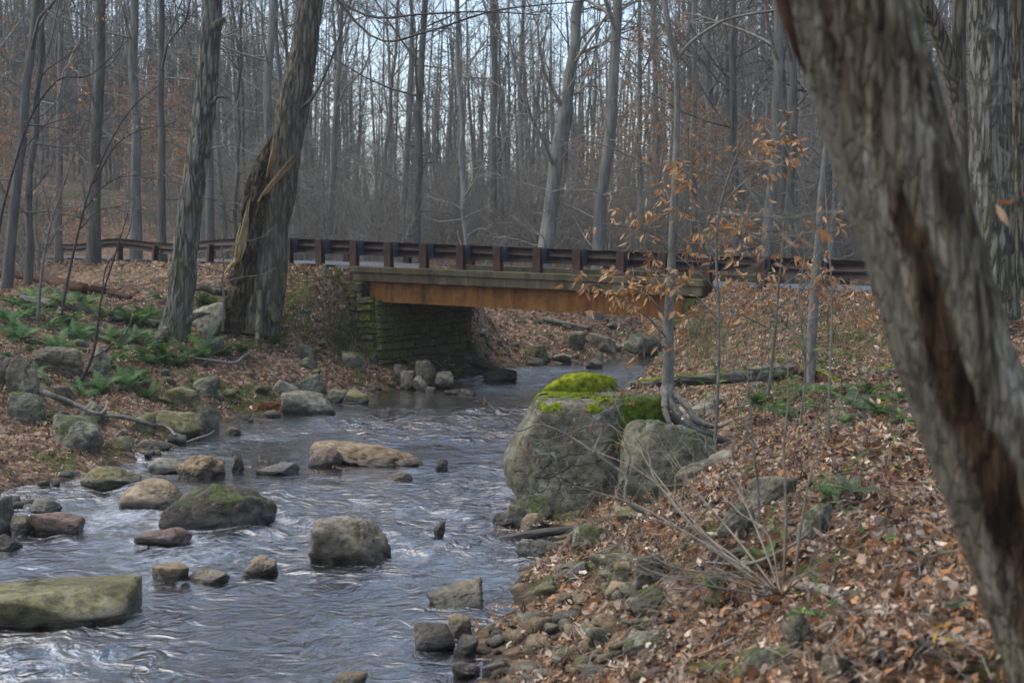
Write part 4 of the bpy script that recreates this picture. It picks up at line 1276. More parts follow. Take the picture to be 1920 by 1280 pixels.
plain_hero("forked_tree", "dark forked tree with mossy crotch standing between the flaking and the grey tree", [(1822, 600, YR + 1, 36), (1815, 480, YR + 1, 34), (1810, 300, YR + 1, 30), (1798, 180, YR + 1, 30), (1798, 100, YR + 1, 26), (1800, -60, YR + 1, 24)], M['barkB'], 40, .1,
           branches=[[(1798, 190, YR + 1, 30), (1780, 120, YR + .9, 30), (1755, 50, YR + .8, 28), (1722, -30, YR + .7, 26), (1680, -130, YR + .6, 22)]], bmat=M['barkB'])
plain_hero("grey_tree", "grey furrowed tree at the very edge, right of the wide pale one", [(1915, 600, YR + 3, 40), (1908, 300, YR + 3, 36), (1903, -60, YR + 3, 34)], M['barkB'], 40, .12)

# ------------------------------------------------------------------ saplings
def sapling(name, label, rows, mat, branches, leaf_n=0, lsize=.085, k=14, seed=1, roots=(), up=0, tw=6, twmat=None, hang=0.6, cat="tree"):
    r_ = np.random.default_rng(seed)
    P, R = px_path(extend_up(rows, up) if up else rows, 70)
    o = empty(name, tuple(P[0])); tag(o, label, cat); bpy.context.view_layer.update()
    b = Bag(); b.tube(P, R, k, disp=ridged(seed, 2, 4, .04, .10) if k > 10 else None); child(b.build("trunk", mat), o)
    spots = []
    for rw in branches:
        lf = 1.0
        if isinstance(rw, tuple): rw, lf = rw
        p, r = px_path(rw, 16)
        b = Bag(); b.tube(p, np.maximum(r, .0018), 5)
        tips = [p[4:]] * 2
        for _ in range(tw):
            j = r_.integers(4, 15)
            limb(b, p[j], unit(p[j + 1] - p[j - 1]) + r_.normal(0, .55, 3), r_.uniform(.18, .5), max(r[j] * .5, .0022), r_, 1, (3,), .16, .02, 3, tips, 4, .5)
        child(b.build("branch", twmat or mat), o)
        spots.append((tips, lf))
    if leaf_n:
        lb = Bag(); pos, xd = [], []
        tot = sum(l for _, l in spots)
        for tips, l in spots:
            for _ in range(int(leaf_n * l / tot)):
                q = tips[r_.integers(len(tips))]; j = r_.integers(1, len(q))
                pos.append(q[j]); d = unit(q[j] - q[j - 1])
                xd.append(d * .5 + np.array([r_.normal(0, .45), r_.normal(0, .45), r_.normal(-hang, .35)]))
        n = len(pos); pos = np.array(pos); xd = np.array(xd)
        upv = np.stack([r_.normal(0, .7, n), r_.normal(-.3, .7, n), r_.normal(.5, .6, n)], 1)
        leaf_cloud(lb, pos, xd, upv, r_.uniform(.65, 1.25, n) * lsize, pick(COPPER, n, r_), r_, 'beech', .7)
        child(lb.build("leaves", M['leaf'], smooth=False), o)
    for rw in roots:
        p, r = px_path(rw, 20); b = Bag(); b.tube(p, r, 12, disp=ridged(seed + 3, 2, 5, .2, .25)); child(b.build("root", M['grey_wood'] if rw[0][3] < 25 else M['barkS']), o)
    return o
YS = 16.4
sapling("beech_sapling", "lichen spotted young tree growing on the mossy boulder with copper leaves on its lower twigs",
        [(1252, 745, YS, 26), (1253, 700, YS, 21), (1254, 600, YS, 19), (1260, 480, YS, 16), (1264, 390, YS, 16), (1268, 290, YS, 13), (1270, 180, YS, 12), (1267, 110, YS, 12), (1255, 60, YS, 11), (1243, -20, YS, 10)], M['barkS'],
        [([(1268, 112, YS, 8), (1298, 78, YS, 7), (1338, 50, YS, 6.5), (1372, 34, YS - .1, 6), (1452, 20, YS - .2, 5)], 0),
         ([(1262, 385, YS, 4), (1240, 345, YS + .2, 3), (1215, 310, YS + .2, 2.5), (1130, 272, YS + .3, 2), (1085, 262, YS + .3, 1.2)], 0.05),
         ([(1258, 480, YS, 4), (1225, 440, YS - .1, 3), (1180, 425, YS - .2, 2), (1130, 420, YS - .2, 1.2)], .15),
         ([(1258, 520, YS, 4), (1238, 492, YS - .2, 3), (1205, 474, YS - .3, 2), (1165, 468, YS - .3, 1.2)], .8),
         ([(1255, 640, YS, 4), (1215, 595, YS - .2, 3), (1170, 565, YS - .3, 2.2), (1120, 530, YS - .4, 1.5), (1060, 505, YS - .4, 1)], 1.2),
         ([(1255, 600, YS, 4), (1220, 560, YS + .1, 3), (1180, 540, YS + .1, 2), (1140, 545, YS + .2, 1.2)], 1.3),
         ([(1257, 560, YS, 4), (1240, 540, YS - .1, 3), (1215, 528, YS - .1, 2), (1195, 520, YS - .1, 1.2)], .8),
         ([(1262, 430, YS, 4), (1290, 455, YS - .1, 3), (1340, 458, YS - .2, 2), (1385, 452, YS - .2, 1.2)], 1.2),
         ([(1266, 380, YS, 4), (1252, 400, YS - .1, 3), (1225, 405, YS - .2, 2), (1200, 412, YS - .2, 1.2)], .8),
         ([(1266, 400, YS, 4), (1290, 405, YS - .1, 3), (1310, 415, YS - .2, 2), (1335, 420, YS - .2, 1.2)], .7),
         ([(1258, 470, YS, 4), (1320, 520, YS - .1, 3), (1360, 560, YS - .1, 2), (1410, 590, YS - .2, 1.2)], .4),
         ([(1254, 660, YS, 3), (1230, 640, YS - .1, 2), (1190, 628, YS - .1, 1.4), (1160, 600, YS - .1, 1)], .35)],
        400, .112, 18, 3,
        roots=[[(1252, 725, YS - .1, 28), (1258, 765, YS - .25, 30), (1285, 795, YS - .3, 24), (1330, 815, YS - .3, 20), (1378, 832, YS - .2, 14), (1410, 838, YS, 6)], [(1248, 730, YS - .15, 14), (1246, 765, YS - .4, 13), (1258, 800, YS - .5, 8), (1268, 812, YS - .5, 3)],
               [(1262, 735, YS - .2, 14), (1290, 765, YS - .3, 13), (1310, 790, YS - .35, 13), (1345, 800, YS - .3, 9), (1370, 790, YS - .1, 3)], [(1325, 890, YS - 1.3, 9), (1332, 928, YS - 1.5, 10), (1355, 945, YS - 1.5, 11), (1378, 925, YS - 1.4, 10), (1382, 890, YS - 1.2, 5)],
               [(1300, 810, YS - .5, 9), (1340, 850, YS - .7, 8), (1395, 900, YS - 1.0, 5), (1420, 930, YS - 1.2, 2)]], twmat=M['twig_mid'])
YT = 15.2
gh = ground_hit(1335, 880)
sapling("beech_sapling", "thin twiggy sapling thick with copper leaves right of the tree on the boulder",
        [(1336, 880, gh[1], 7), (1345, 760, gh[1], 6), (1348, 600, gh[1], 5), (1343, 470, gh[1], 4.5), (1352, 380, gh[1], 4), (1378, 300, gh[1], 3), (1400, 260, gh[1], 2)], M['twig_mid'],
        [([(1352, 390, gh[1], 3), (1385, 350, gh[1], 2.4), (1430, 320, gh[1] - .1, 2), (1470, 290, gh[1] - .1, 1.2)], 1.4), ([(1370, 320, gh[1], 2.4), (1410, 290, gh[1], 2), (1440, 262, gh[1], 1.6), (1462, 232, gh[1], 1)], 1.0),
         ([(1348, 420, gh[1], 3), (1320, 370, gh[1], 2.2), (1300, 345, gh[1] - .1, 1.6), (1275, 330, gh[1] - .1, 1)], 1.0), ([(1346, 500, gh[1], 3), (1320, 440, gh[1] + .1, 2.2), (1290, 400, gh[1] + .1, 1.6), (1260, 380, gh[1] + .1, 1)], .8),
         ([(1346, 520, gh[1], 3), (1380, 470, gh[1], 2.2), (1400, 430, gh[1], 1.6), (1420, 400, gh[1], 1)], .9), ([(1348, 600, gh[1], 3), (1310, 560, gh[1], 2.2), (1290, 545, gh[1], 1.6), (1260, 540, gh[1], 1)], .7),
         ([(1347, 620, gh[1], 3), (1375, 575, gh[1], 2.2), (1410, 545, gh[1], 1.6), (1440, 520, gh[1], 1)], .9), ([(1347, 700, gh[1], 3), (1322, 655, gh[1], 2.2), (1300, 620, gh[1], 1.6), (1290, 590, gh[1], 1)], .5),
         ([(1350, 350, gh[1], 3), (1345, 320, gh[1], 2.2), (1330, 280, gh[1], 1.6), (1310, 200, gh[1], 1)], .1)], 380, .108, 8, 5, twmat=M['twig_mid'])
gh = ground_hit(1470, 760)
sapling("beech_sapling", "low copper leaved sapling spreading in front of the guard rail posts",
        [(1440, 740, gh[1], 6), (1452, 640, gh[1], 5), (1460, 540, gh[1], 4), (1468, 450, gh[1], 3), (1475, 360, gh[1], 2)], M['twig_mid'],
        [([(1455, 600, gh[1], 3), (1430, 550, gh[1], 2.4), (1405, 525, gh[1], 1.6), (1385, 515, gh[1], 1)], 1), ([(1458, 580, gh[1], 3), (1500, 540, gh[1], 2.4), (1540, 525, gh[1], 1.6), (1580, 520, gh[1], 1)], 1.2),
         ([(1462, 540, gh[1], 3), (1490, 520, gh[1], 2.4), (1510, 512, gh[1], 1.6), (1530, 508, gh[1], 1)], 1), ([(1464, 500, gh[1], 3), (1440, 470, gh[1], 2.4), (1425, 440, gh[1], 1.6), (1420, 400, gh[1], 1)], .5),
         ([(1450, 650, gh[1], 3), (1500, 610, gh[1], 2.4), (1545, 590, gh[1], 1.6), (1585, 590, gh[1], 1)], 1.0), ([(1466, 470, gh[1], 3), (1510, 440, gh[1], 2.4), (1550, 420, gh[1], 1.6), (1575, 390, gh[1], 1)], .6),
         ([(1450, 620, gh[1], 3), (1410, 600, gh[1], 2.4), (1380, 590, gh[1], 1.6), (1350, 600, gh[1], 1)], .6)], 270, .12, 8, 7, twmat=M['twig_mid'])
gh = ground_hit(1528, 715)
sapling("young_tree", "pale young trunk standing beside the broken mossy log on the right bank",
        [(1520, 720, gh[1], 17), (1522, 640, gh[1], 19), (1528, 540, gh[1], 19), (1536, 440, gh[1], 16), (1540, 360, gh[1], 13), (1552, 240, gh[1], 10), (1548, 120, gh[1], 8), (1540, -20, gh[1], 6)], M['barkS'],
        [([(1530, 540, gh[1], 4), (1500, 480, gh[1], 3), (1470, 430, gh[1], 2), (1440, 405, gh[1], 1)], 1), ([(1536, 400, gh[1], 4), (1580, 330, gh[1], 3), (1610, 300, gh[1], 2), (1640, 290, gh[1], 1)], 1), ([(1534, 440, gh[1], 4), (1500, 330, gh[1], 3), (1430, 210, gh[1] + .3, 2), (1330, 140, gh[1] + .5, 1)], 0)], 24, .09, 14, 9, twmat=M['twig_mid'])
for i, (lab, rows) in enumerate([
    ("thin reddish upright stem beside the ferns on the right bank", [(1552, 830, 0, 5), (1556, 700, 0, 4), (1560, 560, 0, 3.4), (1552, 430, 0, 2.6), (1545, 300, 0, 1.6)]),
    ("thin grey upright stem just left of the pale young trunk", [(1500, 800, 0, 5), (1510, 690, 0, 4), (1498, 560, 0, 3), (1510, 470, 0, 2.4), (1502, 380, 0, 1.4)]),
    ("slender reddish stem rising from the bare shrub by the green rock", [(1470, 1090, 0, 7), (1474, 960, 0, 6), (1470, 840, 0, 4.4), (1478, 740, 0, 3), (1475, 640, 0, 1.4)]),
    ("short reddish stem leaning right beside the taller reddish one", [(1490, 1085, 0, 6), (1500, 1000, 0, 5), (1515, 910, 0, 4), (1530, 850, 0, 2.4), (1540, 800, 0, 1.4)]),
    ("thin forked stem with bare twigs standing in front of the root tangle", [(1425, 985, 0, 6), (1420, 900, 0, 5), (1412, 830, 0, 4), (1405, 740, 0, 3), (1398, 620, 0, 1.6)]),
]):
    g = ground_hit(*rows[0][:2])
    rows = [(a, c, g[1], w) for a, c, _, w in rows]
    m = rows[2]; t = rows[3]
    sapling("sapling", lab, rows, M['twig_tan'] if i in (0, 2, 3) else M['twig_mid'],
            [([(m[0], m[1], g[1], 2.4), (m[0] - 25 + 50 * (i % 2), m[1] - 60, g[1], 1.8), (m[0] - 40 + 80 * (i % 2), m[1] - 120, g[1], 1)], 1), ([(t[0], t[1], g[1], 2), (t[0] + 20, t[1] - 40, g[1], 1.5), (t[0] + 35, t[1] - 80, g[1], .8)], 1)], 0, .08, 8, 20 + i, twmat=M['twig_mid'], tw=4)

# saplings of the left bank
for i, (lab, rows, br, nl) in enumerate([
    ("thin dark sapling leaning over the mossy logs on the left bank", [(115, 590, 0, 7), (128, 520, 0, 6.5), (148, 430, 0, 5.5), (170, 350, 0, 4.5), (205, 270, 0, 3.6), (250, 200, 0, 3.6), (305, 155, 0, 1.5)],
     [[(175, 345, 0, 4), (220, 270, 0, 3), (280, 240, 0, 2), (340, 240, 0, 1)], [(160, 390, 0, 4), (200, 345, 0, 3), (250, 330, 0, 2), (340, 345, 0, 1)], [(150, 430, 0, 3), (185, 395, 0, 2.4), (240, 380, 0, 1.6), (300, 320, 0, 1)]], 26),
    ("slim dark stem bent over in an arch beside the leaning sapling", [(0, 420, 0, 7), (30, 300, 0, 6), (60, 215, 0, 5), (110, 150, 0, 4), (170, 140, 0, 3), (240, 75, 0, 1.6)], [[(60, 215, 0, 4), (80, 140, 0, 3), (140, 95, 0, 2), (200, 20, 0, 1)], [(30, 300, 0, 3), (70, 250, 0, 2.4), (130, 190, 0, 1.6), (200, 170, 0, 1)]], 60),
    ("crooked dark sapling growing between the ferns above the grey boulder", [(150, 720, 0, 8), (172, 670, 0, 8), (182, 620, 0, 7), (190, 560, 0, 5), (215, 480, 0, 4), (240, 400, 0, 2)], [[(182, 615, 0, 4), (215, 580, 0, 3), (270, 560, 0, 2), (330, 545, 0, 1)], [(190, 560, 0, 4), (200, 500, 0, 3), (240, 440, 0, 2), (250, 380, 0, 1)], [(172, 672, 0, 4), (200, 655, 0, 3), (215, 640, 0, 2), (240, 630, 0, 1)]], 12),
    ("slim leaning stem near the rotting red log on the left bank", [(70, 600, 0, 6), (80, 500, 0, 5), (95, 420, 0, 4), (125, 330, 0, 3), (150, 250, 0, 2)], [[(82, 480, 0, 3), (110, 430, 0, 2.4), (150, 400, 0, 1.6), (200, 360, 0, 1)], [(95, 420, 0, 3), (80, 350, 0, 2.4), (60, 300, 0, 1.6), (50, 240, 0, 1)]], 18),
    ("pale crooked little stem in front of the broken tree", [(418, 620, 0, 4), (420, 560, 0, 4), (416, 530, 0, 3), (420, 500, 0, 2.4), (412, 440, 0, 1.4)], [[(418, 530, 0, 2.4), (450, 520, 0, 2), (490, 515, 0, 1.4), (520, 500, 0, 1)], [(418, 510, 0, 2.4), (380, 500, 0, 2), (330, 495, 0, 1.4), (270, 505, 0, 1)], [(416, 480, 0, 2.4), (450, 455, 0, 2), (490, 445, 0, 1.4), (520, 420, 0, 1)], [(418, 540, 0, 2.4), (380, 535, 0, 2), (330, 535, 0, 1.4), (270, 545, 0, 1)]], 0),
]):
    g = ground_hit(rows[0][0], max(rows[0][1], 520))
    Yb = min(g[1], 27.0) if i != 4 else 28.6
    if i == 1: Yb = 24.0; rows = [(-25, 720, 0, 9), (-15, 560, 0, 8)] + rows
    f = lambda rw: [(a, c, Yb, w * (.75 if i < 3 else 1)) for a, c, _, w in rw]
    sapling("sapling", lab, f(rows), M['twig_dark'] if i < 3 else M['twig_mid'], [f(x) for x in br], nl, .09, 8, 40 + i, twmat=M['twig_dark'] if i < 3 else M['twig_mid'], tw=8)

# overhanging dark twigs at the top of the picture belong to a limb of the broken tree
for rw in ([(590, -30, YB - .5, 8), (690, 30, YB - 3, 5), (790, 27, YB - 5, 4), (900, 22, YB - 6, 3), (1010, 28, YB - 7, 2)], [(585, -60, YB - .5, 8), (700, 70, YB - 3, 4), (800, 60, YB - 5, 4), (930, 20, YB - 6, 3), (1100, 2, YB - 7, 2)]):
    p, r = px_path(rw, 18); b = Bag(); b.tube(p, r, 6)
    for _ in range(10):
        j = hr.integers(5, 17); limb(b, p[j], (p[j] - p[j - 2]) + hr.normal(0, .35, 3), hr.uniform(.5, 1.4), max(r[j] * .4, .005), hr, 2, (4, 3), .15, 0.0)
    child(b.build("branch", M['twig_dark']), tB)

# arching bare shrub over the second boulder
g = ground_hit(1462, 1118); gy = g[1]
sh = empty("bare_shrub", tuple(g)); tag(sh, "bare tan shrub whose long twigs arch left over the boulders", "shrub"); bpy.context.view_layer.update()
SHR = [[(1458, 1118, 0, 7), (1385, 1050, .3, 6), (1300, 985, .7, 5), (1240, 915, 1.1, 4), (1180, 872, 1.3, 3), (1095, 838, 1.6, 1.5)], [(1462, 1115, 0, 7), (1400, 1065, .2, 6), (1290, 1000, .5, 5), (1190, 945, .8, 3.6), (1075, 910, 1.0, 1.5)],
       [(1455, 1118, 0, 6), (1340, 1078, .1, 5), (1262, 1062, .2, 4), (1210, 1030, .3, 3), (1190, 1000, .4, 1.5)], [(1460, 1112, 0, 7), (1390, 1020, .4, 5), (1330, 950, .8, 4), (1290, 900, 1.0, 3), (1262, 850, 1.2, 1.5)],
       [(1464, 1110, 0, 6), (1430, 1020, .3, 5), (1400, 950, .6, 4), (1372, 900, .8, 3), (1330, 850, 1, 1.5)], [(1452, 1118, 0, 6), (1350, 1040, .4, 5), (1260, 985, .7, 4), (1160, 965, .8, 3), (1080, 990, .9, 1.5)],
       [(1466, 1112, 0, 5), (1400, 1085, -.1, 4), (1310, 1082, -.2, 3.4), (1240, 1090, -.2, 1.4)], [(1460, 1115, 0, 6), (1320, 1010, .6, 5), (1230, 900, 1.2, 4), (1215, 850, 1.4, 3), (1180, 800, 1.6, 1.4)],
       [(1470, 1112, 0, 7), (1500, 1085, -.2, 5), (1518, 1060, -.3, 3), (1530, 1020, -.3, 1.2)], [(1448, 1118, 0, 6), (1400, 1110, -.3, 5), (1290, 1090, -.5, 4), (1200, 1060, -.4, 2.4), (1150, 1010, -.3, 1.2)]]
SHR = SHR + [[(a + hr.normal(0, 2 + 9 * i), c + hr.normal(0, 2 + 8 * i), d + hr.normal(0, .04 * i), w * .75) for i, (a, c, d, w) in enumerate(rw)] for rw in SHR[::2]]
for rw in SHR:
    p, r = px_path([(a, c, gy + d, w) for a, c, d, w in rw], 22); b = Bag(); b.tube(p, r * .8, 6)
    for _ in range(7):
        j = hr.integers(5, 21); limb(b, p[j], unit(p[min(j + 1, 21)] - p[j - 1]) + hr.normal(0, .45, 3), hr.uniform(.15, .5), max(r[j] * .55, .0018), hr, 1, (3,), .12, 0.04, 3, None, 4, .5)
    child(b.build("branch", M['twig_tan']), sh)
# lichen covered branch hanging across the boulder with shrivelled leaves
lcb = empty("lichened_branch", tuple(at(1400, 965, 13.6))); tag(lcb, "grey lichened branch lying across the boulder with shrivelled brown leaves at its tips", "branch"); bpy.context.view_layer.update()
lc_pts = []
for rw, rt in (([(1450, 930, 13.9, 13), (1390, 958, 13.7, 13), (1300, 972, 13.5, 12), (1215, 962, 13.4, 11), (1172, 935, 13.4, 8), (1174, 895, 13.5, 7), (1130, 860, 13.6, 5.5), (1080, 825, 13.7, 4), (1015, 795, 13.8, 3), (970, 808, 13.9, 3), (935, 778, 14, 2)], 'b'),
               ([(1112, 850, 13.6, 5), (1130, 800, 13.7, 4), (1110, 797, 13.7, 3.4), (1060, 815, 13.8, 2.5), (1005, 832, 13.9, 1.4)], 'b'), ([(1110, 798, 13.7, 3.4), (1118, 780, 13.7, 2.8), (1150, 765, 13.8, 2), (1172, 755, 13.8, 1.2)], 'b'), ([(1175, 890, 13.5, 5), (1180, 850, 13.5, 3.5), (1150, 800, 13.6, 2.4), (1110, 798, 13.7, 1.8)], 'b')):
    p, r = px_path(rw, 30); b = Bag(); b.tube(p, r, 8); lc_pts.append(p[8:])
    for _ in range(6):
        j = hr.integers(12, 29); limb(b, p[j], unit(p[min(j + 1, 29)] - p[j - 1]) + hr.normal(0, .5, 3), hr.uniform(.12, .4), max(r[j] * .5, .002), hr, 1, (2,), .1, 0.02, 3, lc_pts, 4, .5)
    child(b.build("branch", M['twig_mid']), lcb)
lb = Bag(); n = 58
pp = []
for _ in range(n):
    q = lc_pts[hr.integers(len(lc_pts))]; j = hr.integers(len(q) // 2, len(q))
    pp.append(q[j] + hr.normal(0, .008, 3))
leaf_cloud(lb, np.array(pp), np.stack([hr.normal(0, .25, n), hr.normal(0, .25, n), -np.ones(n)], 1), hr.normal(0, 1, (n, 3)), hr.uniform(.045, .08, n), pick(COPPER[[0, 1, 3]] * .6, n, hr), hr, 'beech', .8)
child(lb.build("leaves", M['leaf'], smooth=False), lcb)
# ------------------------------------------------------------------ rocks
import bmesh
def ico(level):
    bm = bmesh.new(); bmesh.ops.create_icosphere(bm, subdivisions=level, radius=1.0)
    v = np.array([x.co[:] for x in bm.verts]); f = np.array([[q.index for q in x.verts] for x in bm.faces]); bm.free()
    return v, f
ICO = {k: ico(k) for k in (3, 4, 5, 6)}
def rock_verts(dims, seed, p=14, npl=13, rough=0.05, level=5, planes=None, flat=0.0, chip=0.05):
    r = np.random.default_rng(seed)
    D, F = ICO[level]
    if planes is None:
        n = r.normal(0, 1, (npl, 3)); n /= np.linalg.norm(n, axis=1)[:, None]
        h = r.uniform(0.66, 0.98, npl)
        n = np.vstack([n, np.eye(3), -np.eye(3)]); h = np.concatenate([h, np.full(6, 1.0)])
        if flat: n = np.vstack([n, [[r.normal(0, .12), r.normal(0, .12), 1.0]]]); h = np.append(h, 1 - flat)
    else:
        a = np.array(planes, float); n = a[:, :3] / np.linalg.norm(a[:, :3], axis=1)[:, None]; h = a[:, 3]
    s = np.maximum(D @ n.T, 0) / h[None]
    rad = 1 / (np.sum(s ** p, axis=1)) ** (1 / p)
    V = D * rad[:, None]
    if planes is None: V = V * (np.array(dims) / 2)[None]
    sc = np.max(np.abs(V))
    q = V / sc
    N = D
    d = fbm(q * 1.6 + seed * 3.1, 4, seed) * rough * 1.6 + fbm(q * 6 + seed, 4, seed + 4) * rough * 0.7
    cr = np.abs(fbm(q * 2.6 + seed * 1.7, 3, seed + 8)); d -= np.exp(-(cr / 0.05) ** 2) * chip
    V = V + N * (d * sc)[:, None]
    return V, F
def rot_to(V, yaw=0.0, tx=0.0, ty=0.0):
    Rm = np.array(Matrix.Rotation(yaw, 3, 'Z') @ Matrix.Rotation(ty, 3, 'Y') @ Matrix.Rotation(tx, 3, 'X'))
    return V @ Rm.T

ROCKPOS = []
def rock(label, x0, x1, ytop, ybase, mat, on='w', depth=0.75, seed=None, p=12, npl=12, rough=0.05, tilt=(0, 0), sink=0.35, Y=None, flat=0.0, level=5, name="rock", yaw=None, group=None, chip=.05):
    global _rs
    _rs = globals().get('_rs', 100) + 1
    seed = seed or _rs
    cx = (x0 + x1) / 2
    b = on_z(cx, ybase, 0.0) if on == 'w' else ground_hit(cx, ybase)
    if Y: b = at(cx, ybase, Y)
    W = (x1 - x0) / FPX * b[1]
    Dp = W * depth
    yc = b[1] + Dp * 0.42
    W = (x1 - x0) / FPX * yc
    ztop = at(cx, ytop, yc)[2]
    zb = b[2]
    hv = max(ztop - zb, 0.06)
    Hh = hv / (1 - sink)
    V, F = rock_verts((W, Dp, Hh), seed, p * 1.9, npl + 4, rough * 1.5, level, flat=flat, chip=chip)
    r = np.random.default_rng(seed)
    V = rot_to(V, r.normal(0, .15) if yaw is None else yaw, *tilt)
    # fit the visible width again after turning
    V[:, 0] *= W / (np.ptp(V[:, 0]) + 1e-6)
    V[:, 2] *= Hh / (np.ptp(V[:, 2]) + 1e-6)
    V[:, 2] -= V[:, 2].max(); V[:, 0] -= (V[:, 0].max() + V[:, 0].min()) / 2
    o = mesh_obj(name, V, [F], M[mat], None, (at(cx, ytop, yc)[0], yc, ztop))
    tag(o, label, name, group)
    ROCKPOS.append((o.location[0], yc, W / 2, Dp / 2))
    return o

# the great boulder
cb = at(1095, 865, 16.25)
PL = [(0, 0, 1, .74), (-.868, -.05, .496, .80), (-.97, -.1, -.25, .90), (-.447, 0, -.894, .70), (0, 0, -1, .80), (.927, 0, -.374, .68), (1, 0, 0, .93), (-.12, -.97, .12, .62), (-.62, -.75, .1, .84), (.45, -.88, .12, .62), (0, 1, 0, .85), (.5, .8, 0, .9), (-.6, .8, 0, .85), (-.1, -.6, .8, .86)]
V, F = rock_verts(None, 77, 26, 0, 0.022, 6, PL, chip=.018)
big = mesh_obj("boulder", V, [F], M['rk_big'], None, tuple(cb))
tag(big, "huge lichen grey boulder capped with bright moss at the water's edge", "boulder")
ROCKPOS.append((cb[0], cb[1], .8, .7))
def moss_patch(parent, V, F, D, mask, thick, mat, seed, name="moss"):
    m = mask > 0.02
    keep = m[F].all(1)
    used, inv = np.unique(F[keep], return_inverse=True)
    n = fbm(V[used] * 9 + seed, 3, seed); n2 = fbm(V[used] * 34, 2, seed + 2)
    th = thick * (np.clip(mask[used], 0, 1) ** 0.5) * (1 + .45 * n + .35 * n2) - 0.004
    P = V[used] + D[used] * th[:, None]
    # fuzz: tiny blades standing on the cushion
    r = np.random.default_rng(seed)
    k = r.integers(len(used), size=min(5200, len(used) * 5))
    b0 = P[k] + r.normal(0, .012, (len(k), 3)); dirn = D[used][k] + r.normal(0, .5, (len(k), 3)); dirn /= np.linalg.norm(dirn, axis=1)[:, None]
    L = r.uniform(.008, .022, len(k))[:, None]
    sd = np.cross(dirn, r.normal(0, 1, (len(k), 3))); sd /= np.linalg.norm(sd, axis=1)[:, None]
    B = np.stack([b0 - sd * .003, b0 + sd * .003, b0 + dirn * L], 1).reshape(-1, 3)
    n0 = len(P)
    o = mesh_obj(name, np.vstack([P, B]), [inv.reshape(-1, 3), np.arange(len(k) * 3).reshape(-1, 3) + n0], M[mat], parent)
    return o
D = ICO[6][0]
wx_, wz_ = V[:, 0] + cb[0], V[:, 2] + cb[2]
pxv = 960 + FPX * (V[:, 0] + cb[0]) / (V[:, 1] + cb[1])
top = sstep(.6, .74, V[:, 2] + .05 * fbm(V * 5, 3, 4))
mk = top * sstep(1170, 1110, pxv + 60 * fbm(V * 3, 3, 6)) * sstep(-.06, .1, fbm(V * 4 + 3, 4, 12) + .13)
moss_patch(big, V, F, D, mk, .02, 'moss_mid', 5)
mk = sstep(1160, 1185, pxv + 25 * fbm(V * 4, 3, 7)) * sstep(.05, .3, V[:, 2] + .3 * fbm(V * 3, 3, 9)) * sstep(.1, -.2, V[:, 1]) * sstep(-.3, .05, fbm(V * 3.2, 3, 14) + .12)
moss_patch(big, V, F, D, mk, .05, 'moss_dark', 6)
# moss covered hump on its far side
ch = at(1088, 742, 17.3)
V2, F2 = rock_verts((.92, .75, .62), 31, 8, 10, .04, 5)
hump = mesh_obj("boulder", V2, [F2], M['rk_moss'], None, (ch[0], ch[1], ch[2] - .02)); hump.rotation_euler = (0, -.28, .1)
tag(hump, "low hump of rock under thick yellow green moss right behind the huge boulder", "boulder")
moss_patch(hump, V2, F2, ICO[5][0], sstep(-.08, .12, V2[:, 2] + .10 * fbm(V2 * 6, 4, 2)) * sstep(.42, .30, V2[:, 0] + .1 * fbm(V2 * 7, 3, 5)) * sstep(-.75, -.35, fbm(V2 * 5 + 4, 4, 21)), .04, 'moss', 8)

rock("green grey boulder leaning on the right flank of the huge boulder", 1158, 1345, 786, 945, 'rk_mossgrey', 'g', .75, 209, 11, 9, .03, (0, .12), .3, Y=14.9)
rock("pale lichened rock wedged under the roots right of the green grey boulder", 1318, 1392, 842, 915, 'rk_pale', 'g', .7, 203, 10, 12, .05, (0, .3), .2, Y=14.6)
rock("thin tilted grey slab lying between green grey boulder and pale lichened rock", 1262, 1345, 862, 925, 'rk_grey', 'g', .7, 204, 12, 10, .04, (0, -.5), .1, Y=14.5)
rock("long flat mossy slab under the arching twigs of the bare shrub", 1150, 1335, 948, 990, 'rk_olive', 'g', .5, 205, 12, 10, .04, (0, 0), .3, Y=14.3)
rock("round mossy green rock tucked under the left overhang of the boulder", 948, 1040, 930, 986, 'rk_moss', 'w', .8, 206, 8, 10, .05)
rock("small brown rock among leaves in front of the round mossy rock", 974, 1026, 960, 994, 'rk_tan', 'w', .8, 207, 10, 10, .05)
rock("low wet dark rock at the waterline beside the round mossy rock", 922, 975, 962, 985, 'rk_dark', 'w', .8, 208, 10, 10, .05)
rock("dark mossy rock at the thick end of the black log", 1070, 1150, 985, 1025, 'rk_moss', 'g', .8, 209, 10, 10, .06)
rock("brown flat rock next to the dark mossy rock by the log", 1052, 1102, 995, 1028, 'rk_red', 'g', .8, 210, 10, 10, .05)
rock("wet grey rock at the waterline below the black log", 965, 1062, 1012, 1048, 'rk_slate', 'w', .7, 211, 10, 10, .05)
rock("angular slate grey rock left of the yellow green mossy rock", 1056, 1108, 1055, 1090, 'rk_slate', 'g', .8, 212, 18, 10, .03)
rock("yellow green mossy rock among the grey stones of the bar", 1138, 1192, 1062, 1098, 'rk_moss', 'g', .8, 213, 12, 10, .04)
rock("square grey green rock above the yellow green mossy one", 1135, 1192, 1038, 1066, 'rk_grey', 'g', .8, 214, 18, 9, .03)
rock("tall olive mossy rock standing right of the yellow green one", 1188, 1248, 1038, 1112, 'rk_moss', 'g', .8, 215, 12, 10, .05)
rock("flat brown stone below the yellow green mossy rock", 1135, 1190, 1090, 1118, 'rk_tan', 'g', .8, 216, 12, 10, .04)
rock("low mossy rock half buried in leaves beneath the shrub base", 1178, 1262, 1100, 1150, 'rk_moss', 'g', .8, 217, 10, 10, .05)
